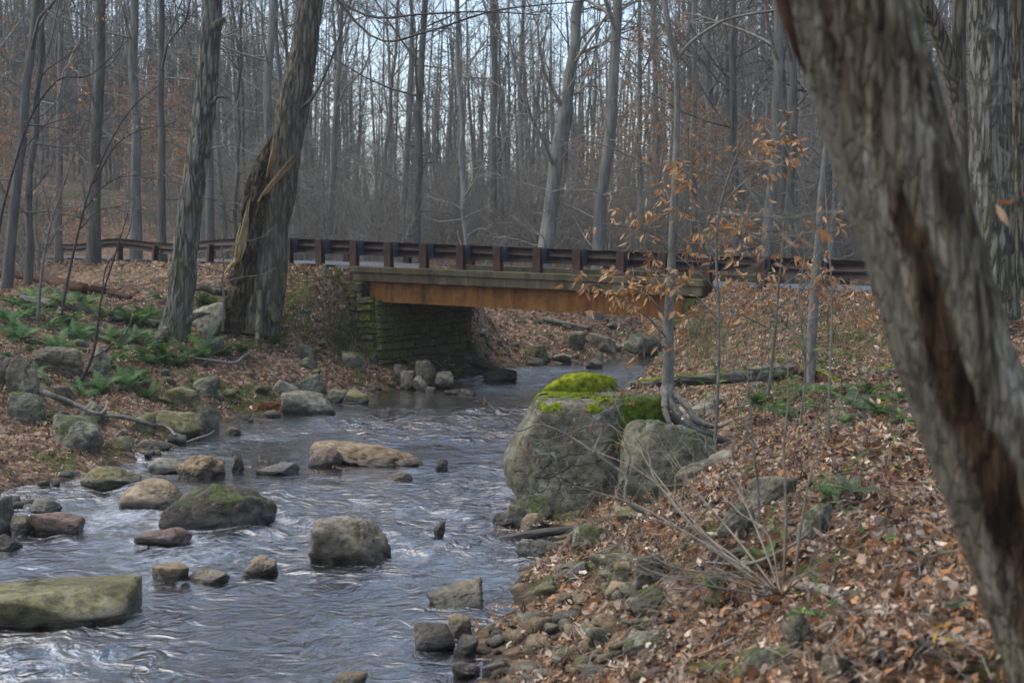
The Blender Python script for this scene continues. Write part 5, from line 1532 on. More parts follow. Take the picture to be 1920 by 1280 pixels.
rock("moss topped rock beside the root loop on the right bank", 1345, 1425, 940, 1005, 'rk_moss', 'g', .8, 218, 10, 10, .06)
rock("mossy upright block behind the reddish stems on the right bank", 1490, 1565, 942, 1018, 'rk_moss', 'g', .8, 219, 14, 9, .05)
rock("half buried dark mossy rock under the little cut in the right bank", 1395, 1490, 890, 945, 'rk_moss', 'g', .8, 220, 10, 10, .06)
rock("mossy rock sunk in leaves at the lower edge of the right bank", 1378, 1475, 1218, 1272, 'rk_moss', 'g', .8, 221, 10, 10, .05)
rock("upright green mossy stone below the weathered wood chunk", 1474, 1522, 1140, 1212, 'rk_moss', 'g', .8, 222, 12, 10, .05)
rock("grey stone with a green tuft near the foot of the flaking trunk", 1540, 1592, 1225, 1275, 'rk_grey', 'g', .8, 223, 12, 10, .05)
rock("flat green stained stone low on the gravel bar by orange leaves", 1165, 1262, 1180, 1220, 'rk_moss', 'g', .7, 224, 12, 10, .04)
rock("pale flat rock half under leaves left of the mossy cap log", 1255, 1345, 755, 800, 'rk_pale', 'g', .7, 225, 12, 10, .05)
rock("greenish flat stone behind the roots on the right bank", 1300, 1372, 738, 772, 'rk_grey', 'g', .7, 226, 12, 10, .05)

# rocks in the stream
rock("big flat olive slab tilted out of the water at the lower corner", -90, 240, 1098, 1188, 'rk_olive', 'w', .85, 301, 16, 5, .02, (.02, .06), .3, flat=.3, chip=.02)
rock("dark boulder with a mossy top, largest rock in mid stream", 310, 515, 908, 990, 'rk_dark', 'w', .75, 302, 9, 9, .05)
rock("grey wedge shaped rock leaning on the dark mossy topped boulder", 325, 470, 944, 1001, 'rk_slate', 'w', .5, 303, 14, 8, .03, (0, .3), .2, Y=15.2)
rock("small brown oblong rock squeezed between wedge rock and mossy topped boulder", 380, 466, 942, 990, 'rk_tan', 'w', .5, 304, 8, 8, .03, (0, .35), .2, Y=15.5)
rock("smooth tan oval boulder just left of the dark mossy topped boulder", 222, 350, 900, 955, 'rk_tan', 'w', .6, 305, 5, 7, .02)
rock("smooth reddish brown boulder at the left edge of the riffle", 48, 162, 958, 1004, 'rk_red', 'w', .7, 306, 9, 9, .03)
rock("low pinkish rock barely above the foaming water", 255, 362, 988, 1022, 'rk_red', 'w', .7, 307, 8, 9, .04)
rock("blocky tan rock at the lower end of the white riffle", 284, 358, 1056, 1092, 'rk_tan', 'w', .8, 308, 14, 8, .03)
rock("submerged tan rock right beside the blocky tan one", 345, 432, 1066, 1094, 'rk_tan', 'w', .7, 309, 8, 8, .03)
rock("small tan rock with two peaks below the wedge shaped rock", 455, 520, 1043, 1080, 'rk_tan', 'w', .8, 310, 18, 10, .09)
rock("angular grey brown boulder standing alone in the middle of the stream", 582, 732, 968, 1056, 'rk_grey', 'w', .8, 914, 9, 8, .06, (.15, .3))
rock("small rounded pale rock in the left of the stream below the bank", 277, 344, 858, 888, 'rk_pale', 'w', .8, 312, 7, 9, .04)
rock("ridged yellowish rock next to the small rounded pale one", 326, 424, 852, 900, 'rk_tan', 'w', .8, 313, 11, 13, .10)
rock("dark pointed stone sticking up beside red leaves in the stream", 432, 458, 848, 886, 'rk_dark', 'w', .7, 314, 16, 8, .05)
rock("flat dark wet rock in front of the pointed stone", 478, 560, 868, 890, 'rk_slate', 'w', .7, 315, 12, 8, .03)
rock("long low pale slab lying across the middle of the stream", 580, 800, 828, 874, 'rk_tan', 'w', .6, 316, 7, 9, .05, (0, .04), .3)
rock("brown leaf strewn rock joined to the upper end of the long slab", 578, 645, 838, 876, 'rk_red', 'w', .7, 317, 10, 9, .05)
rock("little rounded orange tan stone below the long pale slab", 726, 774, 884, 902, 'rk_tan', 'w', .8, 318, 6, 8, .03)
rock("small dark pointed stone at the lower end of the long slab", 812, 840, 860, 884, 'rk_dark', 'w', .7, 319, 14, 8, .05)
rock("thin dark stone set on edge right of the lone grey brown boulder", 812, 836, 976, 1004, 'rk_dark', 'w', .6, 320, 14, 8, .04, (0, .5))
rock("pale grey wedge slab in the water near the gravel bar", 798, 908, 1088, 1136, 'rk_grey', 'w', .7, 321, 16, 8, .03, (0, -.25), .25)
rock("dark brown rock at the tip of the gravel bar", 774, 855, 1166, 1218, 'rk_dark', 'w', .7, 322, 11, 9, .04, (0, -.1))
rock("wet brown stone holding a wad of leaves behind the dark brown rock", 838, 886, 1148, 1190, 'rk_tan', 'w', .8, 323, 11, 9, .05)
rock("black wet stone touching the right side of the dark brown rock", 850, 898, 1188, 1228, 'rk_dark', 'w', .8, 324, 11, 9, .05)
rock("rounded orange stone cut by the bottom edge of the stream", 612, 688, 1262, 1296, 'rk_tan', 'w', .8, 325, 5, 8, .03)
rock("low reddish stone in the shallows below the dark brown rock", 845, 902, 1240, 1268, 'rk_red', 'w', .8, 326, 8, 8, .04)
rock("purple grey stone at the very edge of the bar near the bottom", 902, 948, 1238, 1270, 'rk_red', 'w', .8, 327, 9, 8, .04)
rock("broad low mossy rock awash below the left bank leaf pile", 150, 262, 874, 914, 'rk_olive', 'w', .7, 328, 8, 9, .04)
rock("grey angular rock at the waterline left of the reddish boulder", 18, 62, 965, 1002, 'rk_grey', 'w', .8, 329, 12, 9, .05)
rock("dark rock with leaves on it at the far left waterline", -30, 40, 1000, 1036, 'rk_dark', 'w', .8, 330, 12, 9, .05)
rock("dark green rock above the reddish boulder at the left edge", -25, 30, 930, 1000, 'rk_moss', 'w', .8, 331, 12, 9, .05)
rock("grey stone under the leaf pile above the reddish boulder", 55, 115, 935, 966, 'rk_slate', 'w', .8, 332, 12, 9, .05)
rock("small tan rock awash off the long dark mossy rock by the left bank", 422, 452, 800, 816, 'rk_tan', 'w', .8, 333, 10, 9, .05)

# left bank rocks
rock("big pale green rounded rock beside the fern at the left waterline", 288, 392, 724, 792, 'rk_olive', 'w', .8, 401, 9, 9, .04, Y=24.2)
rock("dark mossy flank rock dipping into the water right of the pale green one", 368, 412, 758, 812, 'rk_moss', 'w', .8, 402, 9, 9, .04)
rock("squared olive slab in front of the big pale green rock", 285, 382, 768, 824, 'rk_olive', 'w', .6, 403, 18, 7, .03, (0, .1))
rock("grey green rounded rock leaning on the squared olive slab", 278, 338, 780, 820, 'rk_grey', 'w', .8, 404, 8, 9, .04)
rock("olive block left of the grey green rounded rock", 246, 292, 772, 812, 'rk_olive', 'g', .8, 405, 14, 8, .05)
rock("upturned bowl shaped rock with vivid moss on the left bank", 92, 190, 778, 842, 'rk_moss', 'g', .8, 406, 9, 8, .04, (0, .1))
rock("green mossy boulder under the long grey branch", 18, 88, 734, 796, 'rk_moss', 'g', .8, 407, 9, 9, .05)
rock("tall lichen grey boulder at the left edge below the ferns", 14, 74, 664, 748, 'rk_grey', 'g', .8, 408, 11, 9, .05)
rock("dark cracked rock at the left edge behind the tall lichen one", -30, 30, 660, 730, 'rk_dark', 'g', .8, 409, 11, 9, .06)
rock("long pale slab lying down the slope among the ferns", 55, 156, 650, 702, 'rk_grey', 'g', .35, 410, 14, 9, .04, (0, .42), .2)
rock("pale pyramid shaped rock between the two leaning trees", 356, 424, 566, 632, 'rk_pale', 'g', .7, 411, 20, 6, .03, (0, 0), .2)
rock("mossy ledge stone below the pyramid shaped rock", 350, 420, 628, 660, 'rk_moss', 'g', .7, 412, 12, 9, .05)
rock("large pale rock by the red brown leaf drift at the bend", 528, 628, 732, 778, 'rk_pale', 'w', .7, 413, 12, 9, .04)
rock("pale stone just behind the large pale rock at the bend", 508, 562, 710, 745, 'rk_pale', 'g', .8, 414, 12, 9, .04)
rock("yellow mossy rock above the large pale rock at the bend", 552, 612, 700, 742, 'rk_moss', 'g', .8, 415, 10, 9, .05)
rock("light grey stone at the waterline downstream of the abutment", 612, 655, 728, 756, 'rk_pale', 'w', .8, 416, 10, 9, .05)
rock("low greenish stone beside the light grey one at the waterline", 642, 692, 730, 758, 'rk_olive', 'w', .8, 417, 10, 9, .05)
rock("dark mossy overhang rock in the middle of the left bank slope", 362, 412, 704, 742, 'rk_moss', 'g', .8, 418, 11, 9, .06)
rock("moss covered stone under the grass mound by the wing wall", 548, 592, 645, 672, 'rk_moss', 'g', .8, 419, 9, 9, .05)
rock("mossy stones clump in the leaves right of the broken tree's foot", 560, 590, 668, 690, 'rk_moss', 'g', .8, 420, 9, 9, .05)
rock("sloping green rock right at the foot of the wing wall", 640, 690, 658, 692, 'rk_moss', 'g', .8, 421, 10, 9, .05)
rock("grey mossy block below the crooked sapling", 168, 208, 650, 712, 'rk_moss', 'g', .8, 422, 14, 9, .05)
rock("grey rock half hidden under the branch near the bowl shaped rock", 100, 140, 722, 760, 'rk_grey', 'g', .8, 423, 12, 9, .05)
rock("lichen white rock with a moss cap right of the bowl shaped rock", 148, 202, 752, 792, 'rk_moss', 'g', .8, 424, 10, 9, .05)
rock("low olive rock at the waterline under the forked driftwood", 196, 252, 818, 858, 'rk_olive', 'w', .8, 425, 10, 9, .05)
rock("pale stone in the shallows next to the forked driftwood tip", 258, 322, 822, 846, 'rk_grey', 'w', .8, 426, 10, 9, .05)

# under and beyond the bridge
rock("pale angular rock leaning at the foot of the abutment", 776, 818, 675, 722, 'rk_grey', 'g', .7, 501, 20, 6, .03, Y=30.0)
rock("grey rounded rock left of the leaning angular one under the bridge", 750, 780, 694, 722, 'rk_grey', 'g', .8, 502, 11, 9, .04, Y=29.8)
rock("grey block right of the leaning angular rock under the bridge", 814, 852, 696, 720, 'rk_grey', 'g', .8, 503, 13, 9, .04, Y=30.0)
rock("pale triangular stone at the front of the rocks under the bridge", 774, 802, 704, 726, 'rk_grey', 'g', .8, 504, 16, 7, .04, Y=29.6)
rock("small grey stone against the dark abutment wall", 735, 762, 682, 702, 'rk_grey', 'g', .8, 505, 13, 9, .04, Y=30.4)
rock("small tan stone awash in the pool under the bridge", 796, 818, 724, 734, 'rk_tan', 'w', .8, 506, 8, 9, .04)
rock("wide flat wet stone in the pool below the bridge", 832, 892, 728, 742, 'rk_dark', 'w', .8, 507, 10, 9, .04)
rock("black boulder in the shade at the far end of the abutment", 870, 915, 655, 690, 'rk_dark', 'g', .8, 508, 11, 9, .05, Y=35)
rock("squared pale rock on the far bank behind the bridge", 1104, 1156, 624, 660, 'rk_grey', 'g', .8, 509, 14, 8, .04)
rock("round grey rock left of the squared pale one on the far bank", 1062, 1098, 620, 656, 'rk_grey', 'g', .8, 510, 10, 9, .05)
rock("broad mossy boulder on the far bank behind the sapling trunk", 1162, 1245, 624, 668, 'rk_moss', 'g', .8, 511, 9, 9, .05)
rock("olive wedge rock low on the far bank", 984, 1028, 645, 682, 'rk_olive', 'g', .8, 512, 14, 8, .05)
rock("pale flat rock at the far waterline", 1036, 1072, 662, 680, 'rk_pale', 'g', .8, 513, 11, 9, .05)
rock("grey green flat rock at the far waterline left of the pale one", 985, 1022, 668, 686, 'rk_grey', 'g', .8, 514, 11, 9, .05)
rock("bright moss covered stone on the leafy far bank", 902, 924, 634, 648, 'rk_moss', 'g', .8, 515, 9, 9, .05)
rock("thin pale slab standing in the water beyond the bridge", 1098, 1130, 672, 690, 'rk_pale', 'w', .6, 516, 14, 8, .03)
rock("dark rock at the mouth of the shaded pool", 905, 970, 690, 716, 'rk_dark', 'w', .5, 517, 9, 9, .05)

# ------------------------------------------------------------------ loose stones: prototypes copied one by one
SM = [rock_verts((1, r1, h1), 600 + i, 9, 9, .05, 3) for i, (r1, h1) in enumerate([(.8, .5), (.7, .45), (.9, .6), (.6, .4), (.75, .55), (.85, .4)])]
sr = np.random.default_rng(77)
SMATS = ['rk_grey', 'rk_slate', 'rk_tan', 'rk_red', 'rk_pale', 'rk_olive', 'rk_grey', 'rk_moss']
sm_me = {}
def small_stone(x, y, z, w, label, group, mats=SMATS, name="stone", embed=.3):
    i = int(sr.integers(len(SM))); m = mats[int(sr.integers(len(mats)))]
    if (i, m) not in sm_me:
        sm_me[(i, m)] = mesh_data("stone", SM[i][0], [SM[i][1]], M[m])
    o = link(bpy.data.objects.new(name, sm_me[(i, m)]))
    s = sr.uniform(.8, 1.15, 3) * w
    o.scale = s; o.location = (x, y, z + s[2] * .22 * (1 - 2 * embed)); o.rotation_euler = (sr.normal(0, .25), sr.normal(0, .25), sr.uniform(0, 6.28))
    tag(o, label, "stone", group)
    return o
def in_poly(x, y, poly):
    c = False; n = len(poly)
    for i in range(n):
        (x1, y1), (x2, y2) = poly[i], poly[i - 1]
        if (y1 > y) != (y2 > y) and x < (x2 - x1) * (y - y1) / (y2 - y1) + x1: c = not c
    return c
BARM = ['rk_tan', 'rk_pale', 'rk_grey', 'rk_tan', 'rk_olive', 'rk_slate', 'rk_pale', 'rk_red']
bar = [(905, 1195), (1000, 1130), (1060, 1060), (1180, 1040), (1210, 1120), (1260, 1170), (1300, 1290), (935, 1300), (900, 1250)]
cnt = 0
while cnt < 180:
    px, py = sr.uniform(880, 1310), 1030 + 270 * sr.uniform() ** .75
    if not in_poly(px, py, bar): continue
    g = ground_hit(px, py)
    w = sr.choice([24, 34, 44, 60], p=[.36, .34, .2, .10]) * sr.uniform(.8, 1.2) / FPX * g[1]
    small_stone(g[0], g[1], g[2], w, "small stone among dead leaves on the gravel bar", "stones of the gravel bar", BARM, embed=.26)
    cnt += 1
for lab, grp, n, box, wr, mats in (
    ("small mossy stone in the leaf litter of the left bank", "stones of the left bank", 46, (0, 640, 640, 800), (14, 34), ['rk_moss', 'rk_moss', 'rk_grey', 'rk_olive']),
    ("small stone at the foot of the far bank beyond the bridge", "stones of the far bank", 34, (880, 1240, 600, 684), (12, 30), ['rk_moss', 'rk_grey', 'rk_pale', 'rk_olive']),
    ("small stone half buried in leaves on the right bank", "stones of the right bank", 22, (1260, 1700, 820, 1270), (22, 46), ['rk_moss', 'rk_grey', 'rk_olive']),
    ("small rubble stone at the foot of the abutment", "rubble by the abutment", 22, (690, 900, 690, 735), (10, 24), ['rk_grey', 'rk_dark', 'rk_olive'])):
    k = 0; t = 0
    while k < n and t < 3000:
        t += 1
        px, py = sr.uniform(box[0], box[1]), sr.uniform(box[2], box[3])
        g = ground_hit(px, py)
        if g[2] < 0.02: continue
        small_stone(g[0], g[1], g[2], sr.uniform(*wr) / FPX * g[1], lab, grp, mats); k += 1
for _ in range(26):
    px, py = sr.uniform(-20, 330), 0
    x = sr.uniform(-.9, .25); y = sr.uniform(15, 25.5)
    X = edgeL(y) + .25 + x * .3
    small_stone(float(X), y, 0.02, sr.uniform(.12, .32), "wet stone along the left waterline", "stones of the left waterline", ['rk_olive', 'rk_dark', 'rk_tan', 'rk_slate'])
# cobbles under water nobody could count
cb_ = Bag()
for _ in range(900):
    y = 6 + 27 * sr.uniform() ** 1.3; x = sr.uniform(edgeL(y) - .1, edgeR(y) + .2)
    i = int(sr.integers(len(SM))); s = sr.uniform(.10, .34)
    V = rot_to(SM[i][0] * s, sr.uniform(0, 6.28), sr.normal(0, .2), sr.normal(0, .2))
    z = gz(x, y)
    c = np.array([(.16, .12, .07), (.11, .095, .07), (.20, .15, .10), (.13, .085, .055), (.09, .08, .065)][int(sr.integers(5))]) * sr.uniform(.7, 1.2)
    top = min(z + s * .16, -0.045 - .0 * s)
    cb_.add(V + np.array([x, y, top - V[:, 2].max()]), tris=SM[i][1], col=c)
tag(cb_.build("streambed_pebbles", M['litter']), kind="stuff")

# ------------------------------------------------------------------ logs and sticks
def log(name, label, cat, rows, mat, k=16, amp=.14, on_ground=True, lift=0.0, moss=None, seed=3, kids=(), n=40):
    out = []
    for r in rows:
        if len(r) == 3:
            g = ground_hit(r[0], r[1]); out.append((r[0], r[1], g[1], r[2]))
        else: out.append(r)
    P, R = px_path(out, n)
    P[:, 2] += lift
    o = empty(name, tuple(P[0])); tag(o, label, cat); bpy.context.view_layer.update()
    b = Bag(); b.tube(P, R, k, disp=ridged(seed, 3, 2.5, amp, .14), cap=True); child(b.build("trunk" if cat == "log" else "stick", mat), o)
    if moss:
        q = P.copy(); q[:, 2] += R * .34
        a, c = moss[:2]
        sel = slice(int(a * (n - 1)), int(c * (n - 1)) + 1)
        m = Bag(); rr_ = R[sel] * .74; rr_[0] *= .2; rr_[-1] *= .2
        m.tube(q[sel], rr_, 20, disp=ridged(seed + 2, 6, 9, .2, .35)); child(m.build("moss", M[moss[2]]), o)
    for rw in kids:
        p, r = px_path([(*x[:2], ground_hit(*x[:2])[1] if len(x) == 3 else x[2], x[-1]) for x in rw], 14)
        b = Bag(); b.tube(p, r, 8); child(b.build("branch", mat), o)
    return o
log("fallen_log", "long fallen log with furrowed bark and patches of moss lying behind the boulder", "log", [(1180, 722, 20.6, 16), (1270, 713, 20.4, 22), (1390, 704, 20.2, 27), (1502, 693, 20, 30)], M['bark_log'], 40, .12, moss=(.05, .75, 'moss_log'), seed=4)
log("fallen_log", "short broken log with bright moss slanting below the end of the long log", "log", [(1498, 690, 19.4, 26), (1545, 712, 19, 26), (1605, 740, 18.6, 22)], M['red_wood'], 30, .2, moss=(0, 1, 'moss'), seed=5)
log("fallen_log", "bare brown log with a mossy right end beside the flaking trunk", "log", [(1560, 712, 19.5, 30), (1620, 706, 19.2, 34), (1720, 700, 18.6, 36)], M['bark_log'], 30, .2, moss=(.45, 1, 'moss_log'), seed=6)
log("rotten_log", "rotten red brown log lying up the left bank toward the old rail", "log", [(-20, 520, 16), (70, 528, 20), (135, 545, 24), (205, 558, 20), (245, 566, 10)], M['red_wood'], 24, .3, lift=.1, seed=7)
log("rotten_log", "black rotten log with vivid moss on top, below the red brown one", "log", [(40, 566, 14), (110, 580, 22), (170, 590, 24), (212, 596, 14)], M['dark_wood'], 24, .3, lift=.08, moss=(.2, .9, 'moss_log'), seed=8)
log("rotten_log", "black log hidden under the furrowed leaning tree's roots", "log", [(205, 606, 10), (260, 612, 16), (320, 612, 18), (350, 606, 10)], M['dark_wood'], 20, .3, lift=.08, seed=9)
log("driftwood_log", "black waterlogged log pointing from the boulder into the stream", "log", [(884, 1014, 14.6, 6), (930, 1014, 14.55, 16), (985, 1004, 14.5, 19), (1040, 996, 14.5, 17), (1082, 992, 14.5, 14)], M['dark_wood'], 24, .2, seed=10)
log("driftwood_log", "dark beam lying half in water at the far end of the abutment", "log", [(880, 682, 34, 10), (915, 692, 33.6, 11), (972, 716, 33, 8)], M['dark_wood'], 16, .2, seed=11)
log("fallen_log", "old log lying on the far bank seen under the bridge", "log", [(1018, 606, 8), (1060, 614, 9), (1100, 622, 7)], M['grey_wood'], 14, .2, lift=.12, seed=12)
log("wood_chunk", "curved chunk of weathered wood in the leaves right of the bare shrub", "log", [(1490, 1112, 12), (1530, 1118, 24), (1560, 1128, 22), (1585, 1150, 14)], M['grey_wood'], 20, .2, lift=.05, seed=13)
log("fallen_branch", "long grey fallen branch sagging down the left bank to the bowl shaped rock", "branch", [(-20, 722, 9), (40, 735, 11), (85, 762, 12), (130, 778, 10), (180, 800, 8), (198, 792, 5), (200, 775, 2)], M['grey_wood'], 10, .1, lift=.2, seed=14, kids=[[(40, 735, 6), (90, 752, 4), (150, 748, 3), (225, 720, 1.4)]])
log("fallen_branch", "forked driftwood branch resting on the olive rocks at the left waterline", "branch", [(188, 798, 6), (235, 802, 9), (280, 814, 8), (312, 820, 7), (330, 836, 6)], M['grey_wood'], 10, .1, lift=.16, seed=15, kids=[[(235, 802, 5), (190, 838, 4), (165, 846, 2)]])
log("fallen_branch", "bleached forked branch lying below the broken tree", "branch", [(362, 682, 3), (400, 688, 6), (440, 692, 7), (462, 676, 5), (485, 684, 2)], M['grey_wood'], 8, .1, lift=.12, seed=16, kids=[[(420, 690, 4), (430, 680, 3), (436, 674, 1)]])
log("stick", "white bare twig curving out over the water below the pale green rock", "branch", [(350, 832, 21.4, 4), (375, 824, 21.6, 5), (392, 818, 21.8, 4), (402, 810, 22, 1.5)], M['grey_wood'], 7, .05, lift=.03, seed=17)
log("stick", "pale stick lying among leaves left of the big moss topped block", "branch", [(1320, 1086, 3), (1400, 1092, 7), (1460, 1070, 7), (1500, 1046, 5), (1518, 1028, 3)], M['grey_wood'], 8, .08, lift=.12, seed=18)
log("stick", "crooked dead stick caught on rocks in the middle of the riffle below the bridge", "branch", [(690, 800, 24.6, 2), (740, 792, 24.8, 3), (775, 790, 24.9, 3), (790, 765, 25, 1.2)], M['dark_wood'], 7, .08, lift=.06, seed=19)
log("stick", "thin pale stick standing against the left bank below the leaning tree", "branch", [(232, 635, 3), (246, 600, 26.6, 3), (248, 585, 26.6, 2), (240, 560, 26.6, 1)], M['grey_wood'], 7, .08, seed=20)
# ------------------------------------------------------------------ ferns and small green plants
pr = np.random.default_rng(91)
GREEN = np.array([(0.04, 0.105, 0.03), (0.06, 0.14, 0.035), (0.036, 0.09, 0.04), (0.11, 0.19, 0.035)])
def fern_mesh(seed, nfr=9, flat=0.5):
    r = np.random.default_rng(seed); b = Bag()
    for i in range(nfr):
        a = i / nfr * 6.28 + r.normal(0, .3); L = r.uniform(.28, .5)
        n = 14; t = np.linspace(0, 1, n)
        el = r.uniform(.5, 1.1); h = L * (np.sin(el) * t - flat * t ** 2 * r.uniform(.6, 1.2)); d = L * np.cos(el * .6) * t
        P = np.stack([np.cos(a) * d, np.sin(a) * d, h + .01], 1)
        c = GREEN[r.integers(4)] * r.uniform(.7, 1.3)
        b.tube(P, np.linspace(.003, .001, n), 3, col=c * .8)
        T = np.gradient(P, axis=0); T /= np.linalg.norm(T, axis=1)[:, None]
        side = np.array([-math.sin(a), math.cos(a), 0])
        V, Q = [], []
        for j in range(1, n):
            w = .075 * math.sin(math.pi * min(1, .18 + .82 * t[j])) ** .8 * (1.15 - t[j] * .75)
            for m in range(2):
                f = P[j] - T[j] * (.5 * m * L / n)
                for s in (-1, 1):
                    q = f + side * s * w + T[j] * w * .25 + np.array([0, 0, r.normal(-.006, .006)])
                    k = len(V); hw = L / n * .22
                    V += [f - T[j] * hw, f + T[j] * hw, q + T[j] * hw * .5, q - T[j] * hw * .3]; Q.append([k, k + 1, k + 2, k + 3])
        b.add(np.array(V), quads=Q, col=c)
    return mesh_data("fern", np.concatenate(b.v), [np.concatenate(b.q)], M['green'], smooth=False, col=np.concatenate(b.c))
FERN = [fern_mesh(i, n, f) for i, (n, f) in enumerate([(9, .5), (7, .65), (11, .45), (6, .3)])]
def fern(px, py, w, label, group=None, v=None):
    g = ground_hit(px, py)
    o = link(bpy.data.objects.new("fern", FERN[int(pr.integers(3)) if v is None else v]))
    s = w / FPX * g[1] / .48
    o.location = (g[0], g[1], g[2] + .03); o.scale = (s, s, s); 
    dx = gz(g[0] + .2, g[1]) - gz(g[0] - .2, g[1]); dy = gz(g[0], g[1] + .2) - gz(g[0], g[1] - .2)
    o.rotation_euler = (math.atan(dy / .4) * .7, -math.atan(dx / .4) * .7, pr.uniform(0, 6.28))
    tag(o, label, "fern", group)
for px, py, w in [(18, 610, 95), (62, 568, 60), (40, 640, 80), (112, 655, 70), (150, 640, 60), (190, 600, 60), (240, 600, 55), (228, 655, 75), (268, 672, 70), (130, 700, 60), (255, 640, 60), (345, 668, 60), (378, 676, 60), (455, 665, 60), (152, 745, 60), (205, 690, 60), (300, 660, 50), (170, 575, 50), (90, 620, 60), (420, 672, 55), (10, 680, 60), (60, 600, 70), (130, 610, 70), (210, 640, 70), (285, 640, 50), (320, 690, 50), (400, 655, 50), (240, 735, 50), (30, 580, 60), (180, 625, 55)]:
    fern(px, py, w, "green fern growing in the leaf litter of the left bank", "ferns of the left bank")
for _ in range(26):
    fern(pr.uniform(0, 400), pr.uniform(560, 740), pr.uniform(50, 85), "green fern growing in the leaf litter of the left bank", "ferns of the left bank")
fern(282, 752, 66, "upright green fern beside the big pale green rock at the waterline", v=3)
fern(495, 590, 46, "fern at the foot of the broken leaning tree", v=3)
fern(516, 650, 52, "fern on the slope just below the broken tree's foot")
fern(108, 612, 50, "tall upright fern frond by the crooked sapling", v=3)
for px, py, w in [(1440, 720, 80), (1480, 790, 85), (1560, 745, 80), (1600, 770, 95), (1650, 785, 95), (1700, 800, 80), (1420, 760, 70), (1630, 745, 80), (1505, 745, 60), (1690, 755, 70), (1585, 800, 70)]:
    fern(px, py, w, "low green fern on the right bank below the fallen logs", "ferns of the right bank")
fern(1335, 1118, 60, "dark fern beside the base of the bare shrub", v=3)
fern(1432, 1062, 80, "fern half hidden behind the reddish stems of the bare shrub")
fern(1600, 935, 90, "fern in the open leaves between mossy block and flaking trunk")
fern(1552, 940, 70, "bright little fern on top of the mossy upright block")

def seedling_mesh(seed, n=7, h=.3, cols=((0.10, 0.22, 0.03), (0.14, 0.26, 0.05), (0.06, 0.15, 0.03)), ls=.085):
    r = np.random.default_rng(seed); b = Bag(); cols = np.array(cols)
    st = curve_pts([(0, 0, -.02), (r.normal(0, .03), r.normal(0, .03), h * .5), (r.normal(0, .05), r.normal(0, .05), h)], 8)
    b.tube(st, np.linspace(.003, .0015, 8), 4, col=(.12, .10, .05))
    pos = st[r.integers(2, 8, n)]; a = r.uniform(0, 6.28, n)
    xd = np.stack([np.cos(a), np.sin(a), r.normal(.1, .3, n)], 1)
    leaf_cloud(b, pos + xd * .02, xd, np.stack([r.normal(0, .3, n), r.normal(0, .3, n), np.ones(n)], 1), r.uniform(.7, 1.2, n) * ls, cols[r.integers(len(cols), size=n)] * r.uniform(.8, 1.2, (n, 1)), r, 'beech', .4)
    return mesh_data("seedling", np.concatenate(b.v), [np.concatenate(b.q), np.concatenate(b.t)], M['green'], smooth=False, col=np.concatenate(b.c))
SEED = [seedling_mesh(i, n, h, ls=l) for i, (n, h, l) in enumerate([(7, .28, .09), (5, .18, .08), (9, .36, .09), (4, .14, .10)])]
def seedling(px, py, s, label, group=None, me=None):
    g = ground_hit(px, py)
    o = link(bpy.data.objects.new("seedling", me or SEED[int(pr.integers(4))]))
    o.location = tuple(g); o.scale = (s,) * 3; o.rotation_euler = (0, 0, pr.uniform(0, 6.28))
    tag(o, label, "plant", group)
for px, py, s in [(1200, 700, 1.5), (1225, 712, 1.4), (1290, 700, 1.4), (1180, 722, 1.1), (1385, 672, 1.5), (1500, 830, 1), (1440, 820, 1), (1560, 860, .9), (1610, 1040, .9), (1640, 1055, .9), (1480, 1010, .9), (1625, 890, .8), (1690, 910, .9), (1320, 690, 1.2), (1545, 1180, .8), (1560, 1170, .8), (1455, 1030, .8), (1660, 870, .8), (1720, 950, .9), (1790, 1010, .9)]:
    seedling(px, py, s, "small green broad leaved seedling on the right bank", "green seedlings of the right bank")
for _ in range(46):
    seedling(pr.uniform(1180, 1720), pr.uniform(690, 830), pr.uniform(1.1, 1.9), "small green broad leaved seedling on the right bank", "green seedlings of the right bank")
seedling(1385, 700, 2.2, "brightest green broad leaved plant, standing in front of the long log", me=SEED[3])
seedling(1505, 1225, 1.0, "green seedling beside the upright mossy stone near the bottom", me=SEED[0])
YEL = seedling_mesh(40, 5, .2, ((0.42, 0.28, 0.02), (0.36, 0.2, 0.02)), .08)
RED = seedling_mesh(41, 8, .2, ((0.20, 0.02, 0.04), (0.14, 0.03, 0.05)), .07)
seedling(1745, 1255, 1.0, "small plant with yellow leaves near the foot of the flaking trunk", me=YEL)
seedling(1620, 935, 1.0, "small plant with dark red leaves beside the fern in the open leaves", me=RED)
seedling(1660, 945, .9, "second dark red leaved plant, nearer the flaking trunk", me=RED)
seedling(1740, 1175, 1.4, "blurred grey green plant close to the camera by the flaking trunk", me=seedling_mesh(44, 7, .22, ((.12, .15, .09), (.16, .17, .11), (.1, .12, .06)), .085))

# ------------------------------------------------------------------ grass by the road and the wing wall
def grass_blades(b, x, y, n, r, hgt, cols, rng):
    for _ in range(n):
        xx, yy = x + rng.normal(0, r), y + rng.normal(0, r)
        z = gz(xx, yy)
        a = rng.uniform(0, 6.28); L = hgt * rng.uniform(.5, 1.2); ln = rng.uniform(.2, .9)
        d = np.array([math.cos(a), math.sin(a), 0]); s = np.array([-d[1], d[0], 0]) * .0035
        p0 = np.array([xx, yy, z - .01]); p1 = p0 + d * L * ln * .35 + np.array([0, 0, L * .6]); p2 = p0 + d * L * ln + np.array([0, 0, L * (1 - .4 * ln)])
        c = cols[rng.integers(len(cols))] * rng.uniform(.7, 1.3)
        b.add([p0 - s, p0 + s, p1 + s * .8, p1 - s * .8, p2], quads=[[0, 1, 2, 3]], tris=[[3, 2, 4]], col=c)
gb_ = Bag(); GC = np.array([(.07, .12, .02), (.10, .13, .03), (.20, .17, .08), (.26, .21, .12), (.05, .09, .02)])
